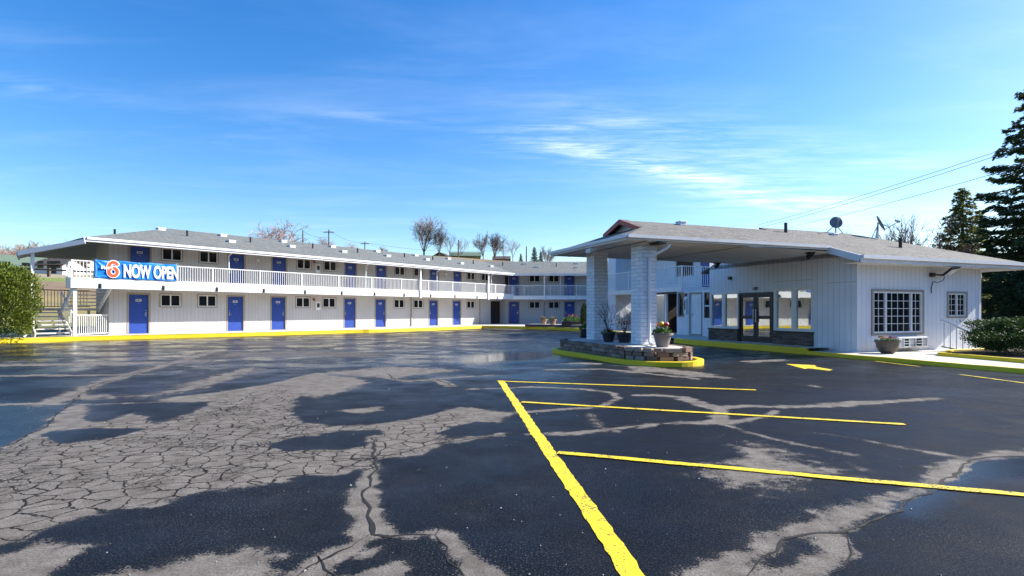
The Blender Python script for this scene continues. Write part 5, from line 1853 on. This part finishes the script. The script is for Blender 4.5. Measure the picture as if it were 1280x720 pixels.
def wire(a, b, sag, label, r=.02, group='overhead wires'):
    a, b = Vector(a), Vector(b)
    pts = [a.lerp(b, i / 24) - Vector((0, 0, sag * 4 * (i / 24) * (1 - i / 24))) for i in range(25)]
    m = MB(); m.v = []
    for p, q in zip(pts[:-1], pts[1:]): m.tube(p - a, q - a, r, r, 5, False)
    o = m.build('wire', 'dark', None, a)
    tag(o, label, 'wire', group)


wire((p1[0], p1[1], p1[2] - .2), (p2[0], p2[1], p2[2] - .2), .6, 'thin wire between the two crossarm poles over the left roof', .022)
wire((p0[0], p0[1], p0[2] - .1), (p1[0], p1[1], p1[2] - 1.2), .5, 'thin wire from the plain pole to the first crossarm pole', .022)
wire((p2[0], p2[1], p2[2] - .2), at(640, 312, 118), 1.0, 'thin wire from the short pole towards the hill trees', .022)
for (l, r_, lab) in (((948, 281), (1300, 169), 'upper wire of the close pair crossing the sky to the spruce'), ((952, 284), (1300, 174.5), 'lower wire of the close pair crossing the sky to the spruce'), ((985, 284), (1300, 202), 'single wire below the close pair crossing the sky to the spruce'), ((1150, 290), (1300, 252), 'low wire passing in front of the yellow green conifer')):
    Y0, Y1 = (58, 22) if l[0] < 1100 else (36, 24)
    wire(at(*l, Y0), at(r_[0] + 100, r_[1] - 32, Y1), .25, lab, .014)

# post and rail fence on the green strip
fx0, fy0 = (-60.0, 72.0)
T = thing('rail_fence', (-59, 67, 0), 'brown post and rail fence along the green strip beyond the stairs', 'fence')
fp = [(-66 + 2.4 * i, 66 + .55 * i) for i in range(14)]
for x, y in fp:
    z = tz1(x, y)
    m = MB(); m.box(x + 59 - .14, x + 59 + .14, y - 67 - .14, y - 67 + .14, z - .3, z + 1.05); m.build('post', 'wood', T)
for a, b in zip(fp[:-1], fp[1:]):
    m = MB(); m.beam((a[0] + 59, a[1] - 67 - .15, tz1(*a) + .95), (b[0] + 59, b[1] - 67 - .15, tz1(*b) + .95), .06, .22); m.build('rail', 'wood', T)


# ------------------------------------------------------------------ banner
x0b, x1b = FL.loc(0, 0)[0], 0
XB0, XB1 = -.99, 2.54
wB = XB1 - XB0
BX, BY = FL.world((XB0 + XB1) / 2, -BAL - .06)
T = thing('banner', (BX, BY, 3.36), 'blue NOW OPEN vinyl banner with an orange numeral tied to the balcony railing', 'banner', rz=UANG)
nx_, nz_ = 90, 24
vs = []
ZB0, ZB1 = -.42, .46


def cloth(u, v):
    """creased depth of the vinyl at u,v in 0..1"""
    y = .010 * math.sin(u * 21 + v * 3) + .006 * math.sin(u * 47 - v * 6)
    for cx, cz, a in ((0, 1, 1.0), (0, 0, 2.2), (.5, 1, .6), (1, 1, 2.4), (1, 0, .9)):
        dx, dz = u - cx, (v - cz) * .3
        rr = math.hypot(dx, dz)
        th = math.atan2(dz, dx)
        y += .03 * math.exp(-rr * 6) * math.sin(th * 9 + a)
    return y - .012


for j in range(nz_ + 1):
    for i in range(nx_ + 1):
        u, v = i / nx_, j / nz_
        sagt = -.035 * 4 * (u * 3 % 1) * (1 - (u * 3 % 1)) * v
        sagb = -.04 * u
        vs.append(((u - .5) * wB, cloth(u, v) - .03, ZB0 + (ZB1 - ZB0) * v + sagt))
fs = [(j * (nx_ + 1) + i, j * (nx_ + 1) + i + 1, (j + 1) * (nx_ + 1) + i + 1, (j + 1) * (nx_ + 1) + i) for j in range(nz_) for i in range(nx_)]
m = MB(); m.add(vs, fs); o = m.build('vinyl', 'banner_blue', T, smooth=True)
o.modifiers.new('thick', 'SOLIDIFY').thickness = .003
YF = -.085
me = text_mesh('lettering', 'NOW OPEN', .86, 'banner_white', .032, .004, .52); link('lettering', me, T, (.60, YF, -.31))


def stroke(pts, w, y):
    """thick rounded pen stroke in the plane of the banner"""
    m = MB(); k = 14
    P = [Vector((p[0], 0, p[1])) for p in pts]
    for i in range(len(P) - 1):
        d = (P[i + 1] - P[i]).normalized(); nr = Vector((-d.z, 0, d.x)) * w / 2
        m.add([P[i] + nr, P[i + 1] + nr, P[i + 1] - nr, P[i] - nr], [(0, 1, 2, 3)])
    for i, p in enumerate(P):
        m.add([p + Vector((math.cos(6.2832 * j / k), 0, math.sin(6.2832 * j / k))) * w / 2 for j in range(k)], [tuple(range(k))])
    m.v = [(p[0], y - .00002 * i, p[2]) for i, p in enumerate(m.v)]
    return m


six = [(.20, .30), (.10, .40), (-.03, .41), (-.14, .33), (-.20, .18), (-.215, 0), (-.20, -.14)]
six += [(-.205 * math.cos(a), -.155 + .235 * math.sin(a)) for a in [math.pi * (2 - .1 * q) for q in range(0, 21)]]
six = [(x * .84 - 1.06, z * .82 + .03) for x, z in six]
stroke(six, .21, YF).build('numeral_outline', 'banner_white', T)
stroke(six, .135, YF - .012).build('numeral', 'banner_red', T)
me = text_mesh('small_word', 'Motel', .21, 'banner_white', .010, .003, .95); link('small_word', me, T, (-1.31, YF - .030, .02))
m = MB()
for x, z in ((-wB / 2, ZB1), (wB / 2, ZB1), (-wB / 2, ZB0), (wB / 2, ZB0)):
    m.tube((x, -.04, z), (x + (.1 if x > 0 else -.1), .06, z + .02), .006, n=5)
m.build('tie', 'white', T)

# ------------------------------------------------------------------ sky, sun, camera
SUN_AZ, SUN_EL = R(13.5), R(33.4)
S = Vector((math.cos(SUN_AZ) * math.cos(SUN_EL), math.sin(SUN_AZ) * math.cos(SUN_EL), math.sin(SUN_EL)))
sun = bpy.data.lights.new('sun', 'SUN'); sun.energy = 5.0; sun.angle = R(.5); sun.color = (1, .955, .88)
so = link('sun', sun); so.rotation_euler = S.to_track_quat('Z', 'Y').to_euler()
W = bpy.data.worlds.new('World'); SC.world = W; W.use_nodes = True
nt = W.node_tree
bg = nt.nodes['Background']


class WN(NT):
    def __init__(s): s.t = nt


w = WN()
sky = w.n('ShaderNodeTexSky', sky_type='NISHITA', sun_disc=False)
sky.sun_elevation = SUN_EL; sky.sun_rotation = R(90) - SUN_AZ
sky.altitude = 600; sky.air_density = 1.15; sky.dust_density = 1.0; sky.ozone_density = 3.0
dirv = w.coord('Generated')
dx, dy, dz = w.sep(dirv)
dzc = w.math('MAXIMUM', dz, .03)
cx, cy = w.math('DIVIDE', dx, dzc), w.math('DIVIDE', dy, dzc)
pv = w.comb(cx, cy, 0.0)


def blob(x, y, ang, a, b, amp):
    """soft patch in the cloud sheet"""
    ca, sa = math.cos(ang), math.sin(ang)
    ux = w.math('SUBTRACT', cx, x); uy = w.math('SUBTRACT', cy, y)
    p = w.math('ADD', w.math('MULTIPLY', ux, ca / a), w.math('MULTIPLY', uy, sa / a))
    q = w.math('ADD', w.math('MULTIPLY', ux, -sa / b), w.math('MULTIPLY', uy, ca / b))
    r2 = w.math('ADD', w.math('MULTIPLY', p, p), w.math('MULTIPLY', q, q))
    return w.math('MULTIPLY', w.math('POWER', 2.718, w.math('MULTIPLY', r2, -1.0)), amp)


tot = None
for b in ((.40, 3.45, .60, .5, .13, .95), (1.2, 4.05, .62, .9, .22, 1.15), (2.4, 5.0, .64, 1.2, .40, .95), (1.3, 3.45, .5, 1.1, .45, .38), (.6, 2.95, .5, .6, .14, .3), (-.7, 2.9, .30, .4, .11, .2), (-.1, 3.5, .5, .45, .12, .15), (-2.3, 2.45, .35, .5, .16, .22), (2.55, 3.65, .4, .5, .2, .55), (.3, 3.1, .4, .25, .12, .35), (4.0, 6.2, .6, 2.2, .9, .5)):
    f = blob(*b)
    tot = f if tot is None else w.math('ADD', tot, f)
fib = w.noise(w.map(pv, (2.0, 11.0, 1), (0, 0, R(-22))), 1.0, 8, .68, 1.2)
fib2 = w.noise(w.map(pv, (1.2, 3.0, 1), (0, 0, R(-35))), 1.0, 6, .62, .6)
fb = w.math('ADD', w.math('MULTIPLY', fib, .42), w.math('MULTIPLY', fib2, .58))
dens = w.math('MULTIPLY', w.step(fb, .38, .74), w.math('MULTIPLY', tot, .55))
veil = w.math('MULTIPLY', w.step(w.noise(w.map(pv, (.5, 1.3, 1), (0, 0, R(-30))), 1.0, 5, .6, .5), .45, .8), .07)
dens = w.math('MINIMUM', w.math('ADD', dens, veil), .9)
hs = w.n('ShaderNodeHueSaturation'); hs.inputs['Saturation'].default_value = 1.38; hs.inputs['Hue'].default_value = .508
mixn = w.n('ShaderNodeMix', data_type='RGBA')
w.l(dens, mixn.inputs[0]); w.l(sky.outputs[0], hs.inputs['Color']); w.l(hs.outputs[0], mixn.inputs[6]); mixn.inputs[7].default_value = (8.0, 8.4, 9.0, 1)
w.l(mixn.outputs[2], bg.inputs[0])
bg.inputs[1].default_value = .112

cam = bpy.data.cameras.new('camera')
cam.sensor_width = 36; cam.lens = 36 * FPX / 1280
cam.shift_y = (HORIZON - 360) / 1280
cam.clip_start = .05; cam.clip_end = 3000
co = link('camera', cam, None, (0, 0, EYE)); co.rotation_euler = (R(90), 0, 0)
SC.camera = co
SC.view_settings.view_transform = 'Standard'
SC.view_settings.look = 'None'
SC.view_settings.gamma = 1
SC.view_settings.use_curve_mapping = False
SC.view_settings.exposure = 1.05
SC.render.engine = 'CYCLES'
SC.cycles.max_bounces = 6
